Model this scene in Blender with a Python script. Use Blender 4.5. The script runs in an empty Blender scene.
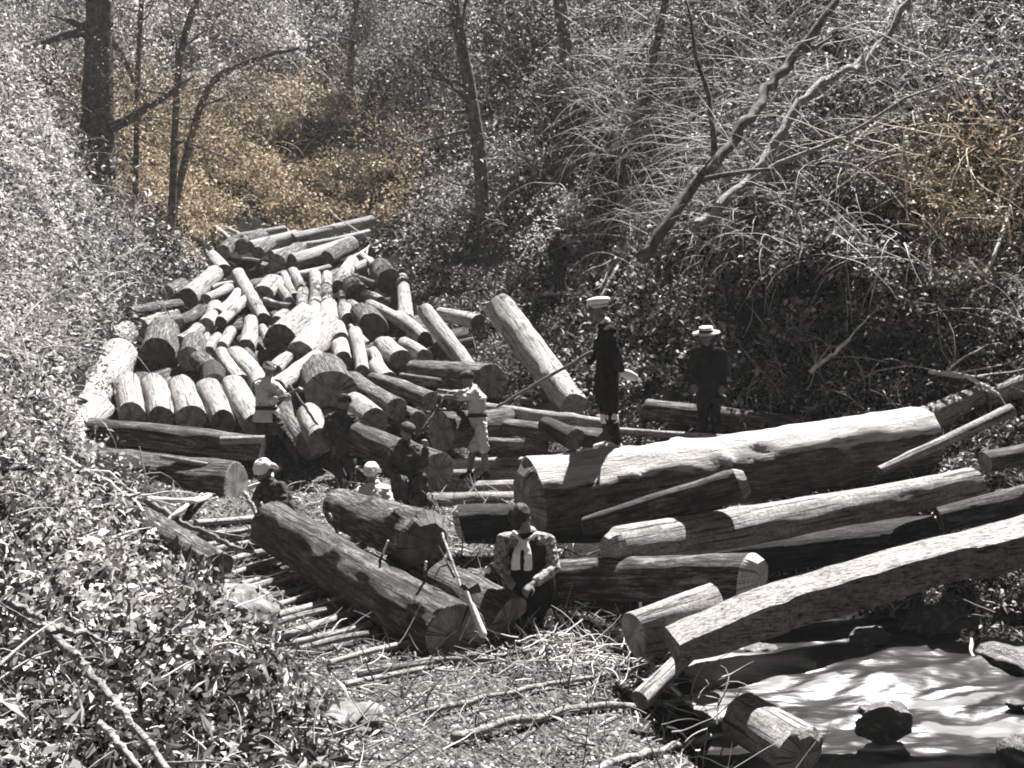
import bpy, bmesh, math, random, numpy as np
from mathutils import Vector, Matrix, Quaternion, noise
R = math.radians
scn = bpy.context.scene
C = scn.collection
rng = np.random.default_rng(7)
random.seed(7)

# ------------------------------------------------------------------ camera
F = 1100.0
CAM = Vector((0, 0, 2.72)); PITCH = math.atan(98 / F)
cd = bpy.data.cameras.new('camera'); cam = bpy.data.objects.new('camera', cd); C.objects.link(cam)
cam.location = CAM; cam.rotation_euler = (math.pi / 2 - PITCH, 0, 0)
cd.sensor_width = 36; cd.lens = 36 * F / 1024; cd.clip_end = 500; cd.clip_start = 0.05
scn.camera = cam
FW = Vector((0, math.cos(PITCH), -math.sin(PITCH))); UP = Vector((0, math.sin(PITCH), math.cos(PITCH)))
def P(px, py, d):            # photo pixel + distance along the view axis -> a place in the world
    return CAM + FW * d + Vector((1, 0, 0)) * ((px - 512) / F * d) + UP * (-(py - 384) / F * d)

# ------------------------------------------------------------------ terrain
def pile_depth(py):
    ys = [215, 220, 240, 260, 280, 300, 320, 340, 360, 380, 400, 420, 430, 450, 480, 500]
    ds = [33.5, 33, 31, 28.5, 26, 24, 22, 20.5, 19, 17.5, 16.3, 15.3, 14.8, 14.2, 13.4, 12.8]
    return float(np.interp(py, ys, ds))
ctl = [(350,768,5.6),(500,768,6.1),(450,700,7.3),(600,700,7.5),(350,660,8.3),(300,600,9.7),(450,600,9.7),(250,545,11.4),
 (300,492,13.6),(480,490,14.9),(560,475,15.6),(440,560,11.1),(560,600,9.9),(640,560,11.2),(560,520,12.6),(620,640,8.9),
 (850,530,11.6),(800,432,13.6),(800,340,14.6),(800,265,15.1),(800,200,17),(800,100,20),(800,0,24),
 (900,400,13.2),(900,330,13.9),(900,260,14.4),(900,180,16.4),(900,80,19),(1000,560,10.6),(1000,480,11.4),(1000,390,12.8),(1000,300,14),(1000,200,16),(1000,100,18.5),(1000,0,21.5),
 (700,425,14.2),(700,350,15.7),(700,270,17.2),(700,180,20.5),(700,90,24),(700,0,28),
 (600,425,15.8),(600,365,18),(600,300,21.2),(600,200,25),(600,100,29.5),(600,0,35),
 (560,298,24.3),(500,370,19.5),(480,305,25),(480,200,30),(480,100,36),(480,0,44),(410,240,32.5),(400,150,38),(300,195,37),(300,100,46),(300,0,57),
 (200,225,33),(200,150,38),(200,60,48),(150,285,26),(105,310,21.5),(60,350,17),(45,420,13.6),(50,475,12),(90,520,10.8),(170,600,8.9),(245,690,7.1),(300,735,6.2),
 (150,768,4.8),(0,768,4.2),(0,650,5.3),(0,560,6.8),(0,450,9.3),(0,350,12.3),(0,250,16),(0,150,20.5),(0,50,26),(100,200,28),(100,100,36),(100,0,46),(100,640,6.6),(100,440,11.4)]
pts = [P(*c) for c in ctl]
for c in [(130,440,14.5),(250,440,14.6),(200,380,17.6),(320,380,17.8),(420,380,17.8),(180,320,22),(300,320,22.2),(390,320,22.5),(250,270,27.5),(340,270,27.5),(300,235,31.5)]:
    p = P(*c); p.z -= 0.75; pts.append(p)
for x, y, z in [(1.6,7.2,-.75),(2.6,7.6,-.8),(3.8,7.6,-.8),(5.2,7.8,-.7),(2.4,9.2,-.75),(3.6,9.2,-.7),(4.6,9.3,-.55),(1.3,9,-.35),(2.2,5.8,-.7),(3.4,5.8,-.8),(5,5.8,-.7),(1.0,6.4,-.15),(6.5,9,.2),(9,9,3),
                (2.2,10.6,-.2),(0,0,.9),(0,-4,1),(-4,-4,3),(4,-4,0),(3,2,-.8),(8,2,.5),(-5,2,3),(-9,6,6.5),(-14,14,11),(-20,25,17),(-30,40,28),(13,8,7),(16,14,11),(22,25,20),(26,40,30),
                (0,75,36),(-20,75,36),(-45,75,42),(30,75,42)]:
    pts.append(Vector((x, y, z)))
A = np.array([[p.x, p.y, p.z] for p in pts])
def tps_k(r2): return np.where(r2 > 1e-9, 0.5 * r2 * np.log(r2 + 1e-12), 0)
n = len(A)
K = tps_k(((A[:, None, :2] - A[None, :, :2]) ** 2).sum(-1)) + np.eye(n) * 0.25
Q = np.c_[np.ones(n), A[:, :2]]
M = np.block([[K, Q], [Q.T, np.zeros((3, 3))]])
sol = np.linalg.solve(M, np.r_[A[:, 2], 0, 0, 0])
def H(x, y):
    x = np.atleast_1d(np.asarray(x, float)); y = np.atleast_1d(np.asarray(y, float))
    out = np.empty(len(x))
    for s in range(0, len(x), 20000):
        xs, ys = x[s:s + 20000], y[s:s + 20000]
        r2 = (xs[:, None] - A[None, :, 0]) ** 2 + (ys[:, None] - A[None, :, 1]) ** 2
        out[s:s + 20000] = tps_k(r2) @ sol[:n] + sol[n] + sol[n + 1] * xs + sol[n + 2] * ys
    return out
def h(x, y): return float(H(x, y)[0])
# lookup grid for speed
GX = np.linspace(-42, 36, 313); GY = np.linspace(-5, 78, 333)
gx, gy = np.meshgrid(GX, GY)
GZ = H(gx.ravel(), gy.ravel()).reshape(gx.shape)
# roughness, less on the work floor
rough = np.zeros_like(GZ)
for i in range(gx.shape[0]):
    for j in range(gx.shape[1]):
        rough[i, j] = noise.fractal(Vector((gx[i, j] * .7, gy[i, j] * .7, 3.)), 1, 2, 4)
def in_poly(x, y, poly):
    x = np.asarray(x); y = np.asarray(y); r = np.zeros(x.shape, bool); m = len(poly)
    for a in range(m):
        x1, y1 = poly[a]; x2, y2 = poly[(a + 1) % m]
        if y1 == y2: continue
        c = ((y1 > y) != (y2 > y)) & (x < (x2 - x1) * (y - y1) / (y2 - y1) + x1)
        r ^= c
    return r
floor_poly = [(P(*c).x, P(*c).y) for c in [(335,768,5.6),(300,710,6.8),(255,650,8.2),(205,590,9.3),(130,510,11.3),(62,475,12.3),(52,425,14),(80,350,18.5),(130,300,22.8),(205,245,30),(230,212,34),(378,208,34.5),
   (412,270,28),(465,300,25),(540,360,20),(590,405,17.5),(640,412,15.8),(780,424,13.8),(900,404,13.2),(1024,395,12.6),(1250,420,11.6),(1300,650,9.4),(1300,900,5.6),(335,900,4.2)]]
fl = in_poly(gx, gy, floor_poly)
GZ += rough * np.where(fl, 0.03, np.clip(0.12 + gy * 0.012, 0, .6))
def hg(x, y):                # bilinear lookup
    x = np.asarray(x, float); y = np.asarray(y, float)
    u = np.clip((x - GX[0]) / (GX[1] - GX[0]), 0, len(GX) - 1.001); v = np.clip((y - GY[0]) / (GY[1] - GY[0]), 0, len(GY) - 1.001)
    i = u.astype(int); j = v.astype(int); fu = u - i; fv = v - j
    return (GZ[j, i] * (1 - fu) + GZ[j, i + 1] * fu) * (1 - fv) + (GZ[j + 1, i] * (1 - fu) + GZ[j + 1, i + 1] * fu) * fv
def hz(x, y): return float(hg(x, y))
def ground_depth(px, py, dmin=2.5, dmax=75):
    d = np.linspace(dmin, dmax, 3000)
    a = P(px, py, 1.0) - CAM
    z = CAM.z + a.z * d; g = hg(a.x * d, a.y * d)
    k = np.argmax(z < g)
    return float(d[k]) if (z < g).any() else dmax

# ------------------------------------------------------------------ helpers
def tag(o, label=None, cat=None, group=None, kind=None):
    if label: o['label'] = label
    if cat: o['category'] = cat
    if group: o['group'] = group
    if kind: o['kind'] = kind
    return o
def empty(name, loc, rot=None):
    o = bpy.data.objects.new(name, None); o.empty_display_size = .2; C.objects.link(o)
    o.location = loc
    if rot is not None: o.rotation_mode = 'QUATERNION'; o.rotation_quaternion = rot
    return o
def mesh_np(name, verts, faces, mat, parent=None, attrs=None, smooth=False):
    """faces: (n,k) int array or list of lists"""
    me = bpy.data.meshes.new(name)
    if isinstance(faces, np.ndarray):
        nf, k = faces.shape
        me.vertices.add(len(verts)); me.vertices.foreach_set('co', np.ascontiguousarray(verts, np.float32).ravel())
        me.loops.add(nf * k); me.loops.foreach_set('vertex_index', faces.astype(np.int32).ravel())
        me.polygons.add(nf); me.polygons.foreach_set('loop_start', np.arange(0, nf * k, k, dtype=np.int32))
        me.update(calc_edges=True)
    else:
        me.from_pydata([tuple(v) for v in verts], [], faces); me.update()
    if smooth: me.polygons.foreach_set('use_smooth', np.ones(len(me.polygons), bool))
    if attrs:
        for an, (dom, vals) in attrs.items():
            a = me.attributes.new(an, 'FLOAT', dom); a.data.foreach_set('value', np.asarray(vals, np.float32))
    if mat: me.materials.append(mat)
    o = bpy.data.objects.new(name, me); C.objects.link(o)
    if parent is not None: o.parent = parent
    return o

class Geo:                    # collects verts + faces
    def __init__(s): s.v = []; s.f = []
    def tube(s, pts, rad, seg=8, side=None, rad2=None, cap=True):
        pts = [Vector(p) for p in pts]; m = len(pts)
        if not hasattr(rad, '__len__'): rad = [rad] * m
        if rad2 is None: rad2 = rad
        b0 = len(s.v); prev = None
        for i, p in enumerate(pts):
            t = (pts[min(i + 1, m - 1)] - pts[max(i - 1, 0)])
            if t.length < 1e-9: t = Vector((0, 0, 1))
            t.normalize()
            if side is not None: a = Vector(side)
            elif prev is None: a = Vector((0, 0, 1)) if abs(t.z) < .9 else Vector((1, 0, 0))
            else: a = prev
            a = a - t * a.dot(t); a.normalize(); prev = a; b = t.cross(a)
            for k in range(seg):
                an = 2 * math.pi * k / seg
                s.v.append(p + a * math.cos(an) * rad[i] + b * math.sin(an) * rad2[i])
        for i in range(m - 1):
            for k in range(seg):
                k2 = (k + 1) % seg
                s.f.append([b0 + i * seg + k, b0 + i * seg + k2, b0 + (i + 1) * seg + k2, b0 + (i + 1) * seg + k])
        if cap:
            s.f.append([b0 + k for k in range(seg)][::-1]); s.f.append([b0 + (m - 1) * seg + k for k in range(seg)])
    def limb(s, pts, rad, seg=12, side=None, rad2=None):      # rounded ends
        pts = [Vector(p) for p in pts]
        if not hasattr(rad, '__len__'): rad = [rad] * len(pts)
        r2 = list(rad2) if rad2 is not None else list(rad); rad = list(rad)
        t0 = (pts[0] - pts[1]).normalized(); t1 = (pts[-1] - pts[-2]).normalized()
        e0 = min(rad[0], r2[0]); e1 = min(rad[-1], r2[-1])
        P2, A2, B2 = [], [], []
        for c in (1, .92, .7, .38):
            P2.append(pts[0] + t0 * e0 * c); q = math.sqrt(max(0, 1 - c * c)) + .02; A2.append(rad[0] * q); B2.append(r2[0] * q)
        P2 += pts; A2 += rad; B2 += r2
        for c in (.38, .7, .92, 1):
            P2.append(pts[-1] + t1 * e1 * c); q = math.sqrt(max(0, 1 - c * c)) + .02; A2.append(rad[-1] * q); B2.append(r2[-1] * q)
        s.tube(P2, A2, seg, side, B2)
    def sphere(s, c, r, seg=14, rings=9, M3=None):
        b0 = len(s.v); c = Vector(c)
        for i in range(rings + 1):
            th = math.pi * i / rings
            for k in range(seg):
                ph = 2 * math.pi * k / seg
                v = Vector((math.sin(th) * math.cos(ph) * r[0], math.sin(th) * math.sin(ph) * r[1], math.cos(th) * r[2]))
                if M3: v = M3 @ v
                s.v.append(c + v)
        for i in range(rings):
            for k in range(seg):
                k2 = (k + 1) % seg
                s.f.append([b0 + i * seg + k, b0 + (i + 1) * seg + k, b0 + (i + 1) * seg + k2, b0 + i * seg + k2])
    def build(s, name, mat, parent=None, smooth=True, local=None):
        v = s.v
        if local is not None: v = [local @ p for p in v]
        return mesh_np(name, v, s.f, mat, parent, smooth=smooth)

# ------------------------------------------------------------------ materials
def nt(name):
    m = bpy.data.materials.new(name); m.use_nodes = True; t = m.node_tree
    b = t.nodes['Principled BSDF']; b.inputs['Specular IOR Level'].default_value = .25; return m, t, b
def nd(t, k, **kw):
    x = t.nodes.new(k)
    for a, v in kw.items():
        if a in x.inputs: x.inputs[a].default_value = v
        else: setattr(x, a, v)
    return x
def g(v, w=0.045):             # warm grey
    return (v * (1 + .8 * w), v * (1 - .1 * w), v * (1 - .8 * w), 1)
def ramp(t, fac, stops):
    r = t.nodes.new('ShaderNodeValToRGB'); e = r.color_ramp.elements
    while len(e) < len(stops): e.new(.5)
    for i, (p, c) in enumerate(stops): e[i].position = p; e[i].color = c
    t.links.new(fac, r.inputs[0]); return r.outputs[0]
def bark_mat(name, dark, mid, light, patch=.5, bump=.5, scale=1.0, lit_peel=None):
    m, t, b = nt(name); L = t.links
    tc = nd(t, 'ShaderNodeTexCoord'); mp = nd(t, 'ShaderNodeMapping'); mp.inputs['Scale'].default_value = (2.2 * scale, 15 * scale, 15 * scale)
    oi = nd(t, 'ShaderNodeObjectInfo'); ad = nd(t, 'ShaderNodeVectorMath', operation='ADD')
    mu = nd(t, 'ShaderNodeMath', operation='MULTIPLY'); mu.inputs[1].default_value = 40; L.new(oi.outputs['Random'], mu.inputs[0])
    L.new(tc.outputs['Object'], ad.inputs[0]); L.new(mu.outputs[0], ad.inputs[1]); L.new(ad.outputs[0], mp.inputs['Vector'])
    n1 = nd(t, 'ShaderNodeTexNoise', Scale=1.6, Detail=9, Roughness=.68); L.new(mp.outputs[0], n1.inputs['Vector'])
    n2 = nd(t, 'ShaderNodeTexNoise', Scale=2.3, Detail=5, Roughness=.6); L.new(ad.outputs[0], n2.inputs['Vector'])
    n3 = nd(t, 'ShaderNodeTexNoise', Scale=30, Detail=7, Roughness=.8); L.new(ad.outputs[0], n3.inputs['Vector'])
    c1 = ramp(t, n1.outputs[0], [(.3, g(dark)), (.48, g(mid)), (.68, g(light))])
    c2 = ramp(t, n2.outputs[0], [(patch - .06, (0, 0, 0, 1)), (patch + .06, (1, 1, 1, 1))])
    mx = nd(t, 'ShaderNodeMix', data_type='RGBA', blend_type='MULTIPLY'); mx.inputs[0].default_value = .4
    L.new(c1, mx.inputs[6]); L.new(ramp(t, c2, [(0, g(1.0, 0)), (1, g(.5))]), mx.inputs[7])
    m2 = nd(t, 'ShaderNodeMix', data_type='RGBA', blend_type='MULTIPLY'); m2.inputs[0].default_value = .6
    L.new(mx.outputs[2], m2.inputs[6]); L.new(ramp(t, n3.outputs[0], [(.40, g(.12)), (.5, g(.8, 0)), (.62, g(1.25, 0))]), m2.inputs[7])
    mk = nd(t, 'ShaderNodeMapping'); mk.inputs['Scale'].default_value = (1.1 * scale, 34 * scale, 34 * scale); L.new(ad.outputs[0], mk.inputs['Vector'])
    n4 = nd(t, 'ShaderNodeTexNoise', Scale=1.0, Detail=4, Roughness=.55); L.new(mk.outputs[0], n4.inputs['Vector'])
    ck = ramp(t, n4.outputs[0], [(.36, g(.12)), (.43, g(1, 0))])
    m2b = nd(t, 'ShaderNodeMix', data_type='RGBA', blend_type='MULTIPLY'); m2b.inputs[0].default_value = .85; L.new(m2.outputs[2], m2b.inputs[6]); L.new(ck, m2b.inputs[7]); m2 = m2b
    vr = nd(t, 'ShaderNodeMapRange'); vr.inputs[3].default_value = .72; vr.inputs[4].default_value = 1.12; L.new(oi.outputs['Random'], vr.inputs[0])
    m3 = nd(t, 'ShaderNodeMix', data_type='RGBA', blend_type='MULTIPLY'); m3.inputs[0].default_value = 1
    cc = nd(t, 'ShaderNodeCombineColor'); [L.new(vr.outputs[0], cc.inputs[k]) for k in range(3)]
    L.new(m2.outputs[2], m3.inputs[6]); L.new(cc.outputs[0], m3.inputs[7]); L.new(m3.outputs[2], b.inputs['Base Color'])
    if lit_peel is not None:      # pale wood along the upper side, painted in to brighten the sunlit top
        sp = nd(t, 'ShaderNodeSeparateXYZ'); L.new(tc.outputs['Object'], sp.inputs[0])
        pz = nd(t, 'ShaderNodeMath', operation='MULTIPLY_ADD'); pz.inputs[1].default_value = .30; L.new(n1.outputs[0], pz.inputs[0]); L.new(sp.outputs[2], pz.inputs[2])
        pf = ramp(t, pz.outputs[0], [(lit_peel + .13, (0, 0, 0, 1)), (lit_peel + .17, (1, 1, 1, 1))])
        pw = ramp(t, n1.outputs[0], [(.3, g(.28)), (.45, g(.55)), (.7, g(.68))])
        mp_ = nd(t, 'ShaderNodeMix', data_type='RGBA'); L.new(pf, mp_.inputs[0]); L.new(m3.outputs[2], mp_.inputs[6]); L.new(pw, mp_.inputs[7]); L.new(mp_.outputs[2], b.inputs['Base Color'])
    s0 = nd(t, 'ShaderNodeMath', operation='ADD'); L.new(n1.outputs[0], s0.inputs[0]); L.new(n3.outputs[0], s0.inputs[1])
    sm = nd(t, 'ShaderNodeMath', operation='ADD'); L.new(s0.outputs[0], sm.inputs[0]); L.new(ck, sm.inputs[1])
    bp = nd(t, 'ShaderNodeBump', Strength=bump, Distance=.045); L.new(sm.outputs[0], bp.inputs['Height']); L.new(bp.outputs[0], b.inputs['Normal'])
    b.inputs['Roughness'].default_value = .8
    return m
def end_mat(name, a, c):
    m, t, b = nt(name); L = t.links
    tc = nd(t, 'ShaderNodeTexCoord'); sp = nd(t, 'ShaderNodeSeparateXYZ'); L.new(tc.outputs['Object'], sp.inputs[0])
    cb = nd(t, 'ShaderNodeCombineXYZ'); L.new(sp.outputs[1], cb.inputs[1]); L.new(sp.outputs[2], cb.inputs[2])
    ln = nd(t, 'ShaderNodeVectorMath', operation='LENGTH'); L.new(cb.outputs[0], ln.inputs[0])
    nz = nd(t, 'ShaderNodeTexNoise', Scale=9, Detail=5); L.new(tc.outputs['Object'], nz.inputs['Vector'])
    ma = nd(t, 'ShaderNodeMath', operation='MULTIPLY_ADD'); ma.inputs[1].default_value = .035; L.new(nz.outputs[0], ma.inputs[0]); L.new(ln.outputs['Value'], ma.inputs[2])
    ms = nd(t, 'ShaderNodeMath', operation='MULTIPLY'); ms.inputs[1].default_value = 420; L.new(ma.outputs[0], ms.inputs[0])
    si = nd(t, 'ShaderNodeMath', operation='SINE'); L.new(ms.outputs[0], si.inputs[0])
    s2 = nd(t, 'ShaderNodeMath', operation='MULTIPLY_ADD'); s2.inputs[1].default_value = .12; L.new(si.outputs[0], s2.inputs[0]); L.new(nz.outputs[0], s2.inputs[2])
    nm = nd(t, 'ShaderNodeVectorMath', operation='NORMALIZE'); L.new(cb.outputs[0], nm.inputs[0])
    oi = nd(t, 'ShaderNodeObjectInfo'); av = nd(t, 'ShaderNodeVectorMath', operation='ADD'); L.new(nm.outputs[0], av.inputs[0])
    om = nd(t, 'ShaderNodeMath', operation='MULTIPLY'); om.inputs[1].default_value = 30; L.new(oi.outputs['Random'], om.inputs[0]); L.new(om.outputs[0], av.inputs[1])
    nr_ = nd(t, 'ShaderNodeTexNoise', Scale=4.5, Detail=3); L.new(av.outputs[0], nr_.inputs['Vector'])
    rc = ramp(t, nr_.outputs[0], [(.47, g(1, 0)), (.495, g(.12)), (.505, g(.12)), (.53, g(1, 0))])
    tn = nd(t, 'ShaderNodeMapRange'); tn.inputs[3].default_value = .6; tn.inputs[4].default_value = 1.9; L.new(oi.outputs['Random'], tn.inputs[0])
    v1 = nd(t, 'ShaderNodeVectorMath', operation='MULTIPLY'); L.new(ramp(t, s2.outputs[0], [(.3, g(a)), (.7, g(c))]), v1.inputs[0]); L.new(rc, v1.inputs[1])
    v2 = nd(t, 'ShaderNodeVectorMath', operation='SCALE'); L.new(v1.outputs[0], v2.inputs[0]); L.new(tn.outputs[0], v2.inputs['Scale']); L.new(v2.outputs[0], b.inputs['Base Color'])
    n2 = nd(t, 'ShaderNodeTexNoise', Scale=60, Detail=4); L.new(tc.outputs['Object'], n2.inputs['Vector'])
    bp = nd(t, 'ShaderNodeBump', Strength=.4, Distance=.02); L.new(n2.outputs[0], bp.inputs['Height']); L.new(bp.outputs[0], b.inputs['Normal'])
    b.inputs['Roughness'].default_value = .85
    return m
def noise_mat(name, stops, scale=6, detail=8, bump=.4, rough=.9, dist=.03, w=.03, spec=.2):
    m, t, b = nt(name); L = t.links
    tc = nd(t, 'ShaderNodeTexCoord'); n1 = nd(t, 'ShaderNodeTexNoise', Scale=scale, Detail=detail, Roughness=.65); L.new(tc.outputs['Object'], n1.inputs['Vector'])
    L.new(ramp(t, n1.outputs[0], [(p, g(c, w)) for p, c in stops]), b.inputs['Base Color'])
    bp = nd(t, 'ShaderNodeBump', Strength=bump, Distance=dist); L.new(n1.outputs[0], bp.inputs['Height']); L.new(bp.outputs[0], b.inputs['Normal'])
    b.inputs['Roughness'].default_value = rough; b.inputs['Specular IOR Level'].default_value = spec
    return m
def leaf_mat(name, stops, trans=.35, ochre=(.30, .14, .03, 1)):
    m, t, b = nt(name); L = t.links
    at = nd(t, 'ShaderNodeAttribute', attribute_name='shade'); ao = nd(t, 'ShaderNodeAttribute', attribute_name='ochre')
    c = ramp(t, at.outputs['Fac'], [(p, g(v)) for p, v in stops])
    mo = nd(t, 'ShaderNodeMath', operation='MULTIPLY'); mo.inputs[1].default_value = .22; L.new(ao.outputs['Fac'], mo.inputs[0])
    mk = nd(t, 'ShaderNodeMix', data_type='RGBA', blend_type='MULTIPLY'); L.new(ao.outputs['Fac'], mk.inputs[0]); L.new(c, mk.inputs[6]); mk.inputs[7].default_value = (1, .83, .58, 1)
    mu = nd(t, 'ShaderNodeMix', data_type='RGBA'); L.new(mo.outputs[0], mu.inputs[0]); L.new(mk.outputs[2], mu.inputs[6]); mu.inputs[7].default_value = (.36, .25, .13, 1)
    L.new(mu.outputs[2], b.inputs['Base Color']); b.inputs['Roughness'].default_value = .55; b.inputs['Specular IOR Level'].default_value = .12
    tr = nd(t, 'ShaderNodeBsdfTranslucent'); L.new(mu.outputs[2], tr.inputs['Color'])
    ms = nd(t, 'ShaderNodeMixShader'); ms.inputs[0].default_value = trans
    L.new(b.outputs[0], ms.inputs[1]); L.new(tr.outputs[0], ms.inputs[2]); L.new(ms.outputs[0], t.nodes['Material Output'].inputs['Surface'])
    return m
MT = dict(
    bark=bark_mat('rough_bark', .015, .10, .42, .52, 1.0),
    lit_peel=bark_mat('lit_top_peeled_trunk', .03, .14, .42, .5, 1.0, 1.0, lit_peel=.12),  # sunlight on the trunk's top is put into the colour as pale wood
    pale=bark_mat('peeled_weathered_wood', .12, .38, .56, .56, .7),
    dark=bark_mat('dark_bark', .01, .03, .12, .45, 1.0),  # the bark pattern in much darker tones
    shag=bark_mat('shaggy_flaking_bark', .01, .08, .52, .5, 1.0, 1.3),
    end=end_mat('sawn_end_grain', .05, .19), endpale=end_mat('fresh_end_grain', .25, .42),
    soil=noise_mat('leafy_soil', [(.35, .03), (.5, .10), (.68, .26)], 5, 10, .8, 1, .06),
    rock=noise_mat('river_rock', [(.35, .05), (.5, .16), (.7, .34)], 4, 10, .7, .85, .05),
    wetrock=noise_mat('wet_mossy_rock', [(.35, .012), (.55, .05), (.72, .32)], 14, 10, .9, .5, .05, spec=.5),
    twig=noise_mat('bare_twig', [(.35, .35), (.6, .62)], 12, 4, .3),
    dtwig=noise_mat('dark_twig', [(.35, .06), (.6, .2)], 12, 4, .3),
    trunk=noise_mat('tree_bark', [(.35, .03), (.5, .09), (.7, .2)], 7, 8, .9),
    skin=noise_mat('tanned_skin', [(.3, .11), (.7, .17)], 10, 3, .1, .6),
    hair=noise_mat('black_hair', [(.3, .01), (.7, .03)], 40, 3, .5, .6),
    eye=noise_mat('eye_dark', [(.3, .01), (.7, .02)], 40, 3, 0, .2),
    white=noise_mat('white_cotton', [(.3, .62), (.7, .78)], 14, 5, .5, .9),
    light=noise_mat('washed_cotton', [(.3, .42), (.7, .62)], 14, 5, .6, .9),
    navy=noise_mat('black_wool_cloth', [(.3, .007), (.7, .03)], 14, 5, .5, .95, spec=.05),
    darkc=noise_mat('dark_indigo_cotton', [(.3, .014), (.5, .035), (.75, .10)], 9, 6, .7, .9),
    iron=noise_mat('dull_iron', [(.3, .02), (.7, .06)], 20, 4, .3, .5),
    mottled=noise_mat('patterned_cotton', [(.38, .05), (.47, .22), (.62, .5)], 30, 6, .6, .9),
    greyc=noise_mat('faded_dark_cloth', [(.3, .08), (.7, .2)], 10, 5, .5, .9),
    straw=noise_mat('plaited_straw', [(.3, .55), (.7, .75)], 60, 3, .4, .8),
)
twigM = leaf_mat('bare_shoots', [(0, .22), (.5, .42), (1, .62)], 0); dtwigM = leaf_mat('dark_shoots', [(0, .03), (.6, .10), (1, .2)], 0)
leafA = leaf_mat('pale_broad_leaf', [(0, .015), (.4, .06), (.68, .40), (1, .78)], .2)
leafB = leaf_mat('small_dull_leaf', [(0, .012), (.45, .07), (.8, .3), (1, .6)], .22)
leafC = leaf_mat('pale_bush_leaf', [(0, .03), (.35, .14), (.65, .40), (1, .72)], .3)
chipM = leaf_mat('bark_chips', [(0, .015), (.5, .10), (.8, .26), (1, .6)], .0)

# ------------------------------------------------------------------ ground sheet
vs = np.c_[gx.ravel(), gy.ravel(), GZ.ravel()]
ii, jj = np.meshgrid(np.arange(len(GY) - 1), np.arange(len(GX) - 1), indexing='ij')
a0 = (ii * len(GX) + jj).ravel(); fs = np.c_[a0, a0 + 1, a0 + 1 + len(GX), a0 + len(GX)]
gm, t, b = nt('hillside_soil'); L = t.links
tc = nd(t, 'ShaderNodeTexCoord')
n1 = nd(t, 'ShaderNodeTexNoise', Scale=1.5, Detail=12, Roughness=.7); n2 = nd(t, 'ShaderNodeTexNoise', Scale=22, Detail=8, Roughness=.75)
L.new(tc.outputs['Object'], n1.inputs['Vector']); L.new(tc.outputs['Object'], n2.inputs['Vector'])
at = nd(t, 'ShaderNodeAttribute', attribute_name='floor')
cA = ramp(t, n2.outputs[0], [(.35, g(.006)), (.55, g(.022)), (.72, g(.09))]); cB = ramp(t, n2.outputs[0], [(.38, g(.02)), (.52, g(.10)), (.68, g(.32))])
mx = nd(t, 'ShaderNodeMix', data_type='RGBA'); L.new(at.outputs['Fac'], mx.inputs[0]); L.new(cA, mx.inputs[6]); L.new(cB, mx.inputs[7]); L.new(mx.outputs[2], b.inputs['Base Color'])
bp = nd(t, 'ShaderNodeBump', Strength=.8, Distance=.05); L.new(n2.outputs[0], bp.inputs['Height']); L.new(bp.outputs[0], b.inputs['Normal']); b.inputs['Roughness'].default_value = 1; b.inputs['Specular IOR Level'].default_value = 0
fm = (fl & (GZ > -.3) & (GZ < .55) & (gy < 17) & (gx < np.interp(gy, [5, 8, 10, 12, 14], [1.5, 1.0, .2, -.2, 1.2]))).astype(float)
k = fm.copy()
for _ in range(2): k = (k + np.roll(k, 1, 0) + np.roll(k, -1, 0) + np.roll(k, 1, 1) + np.roll(k, -1, 1)) / 5
ground = mesh_np('ground', vs, fs, gm, attrs={'floor': ('POINT', k.ravel())}, smooth=True)
tag(ground, kind='structure')

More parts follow.
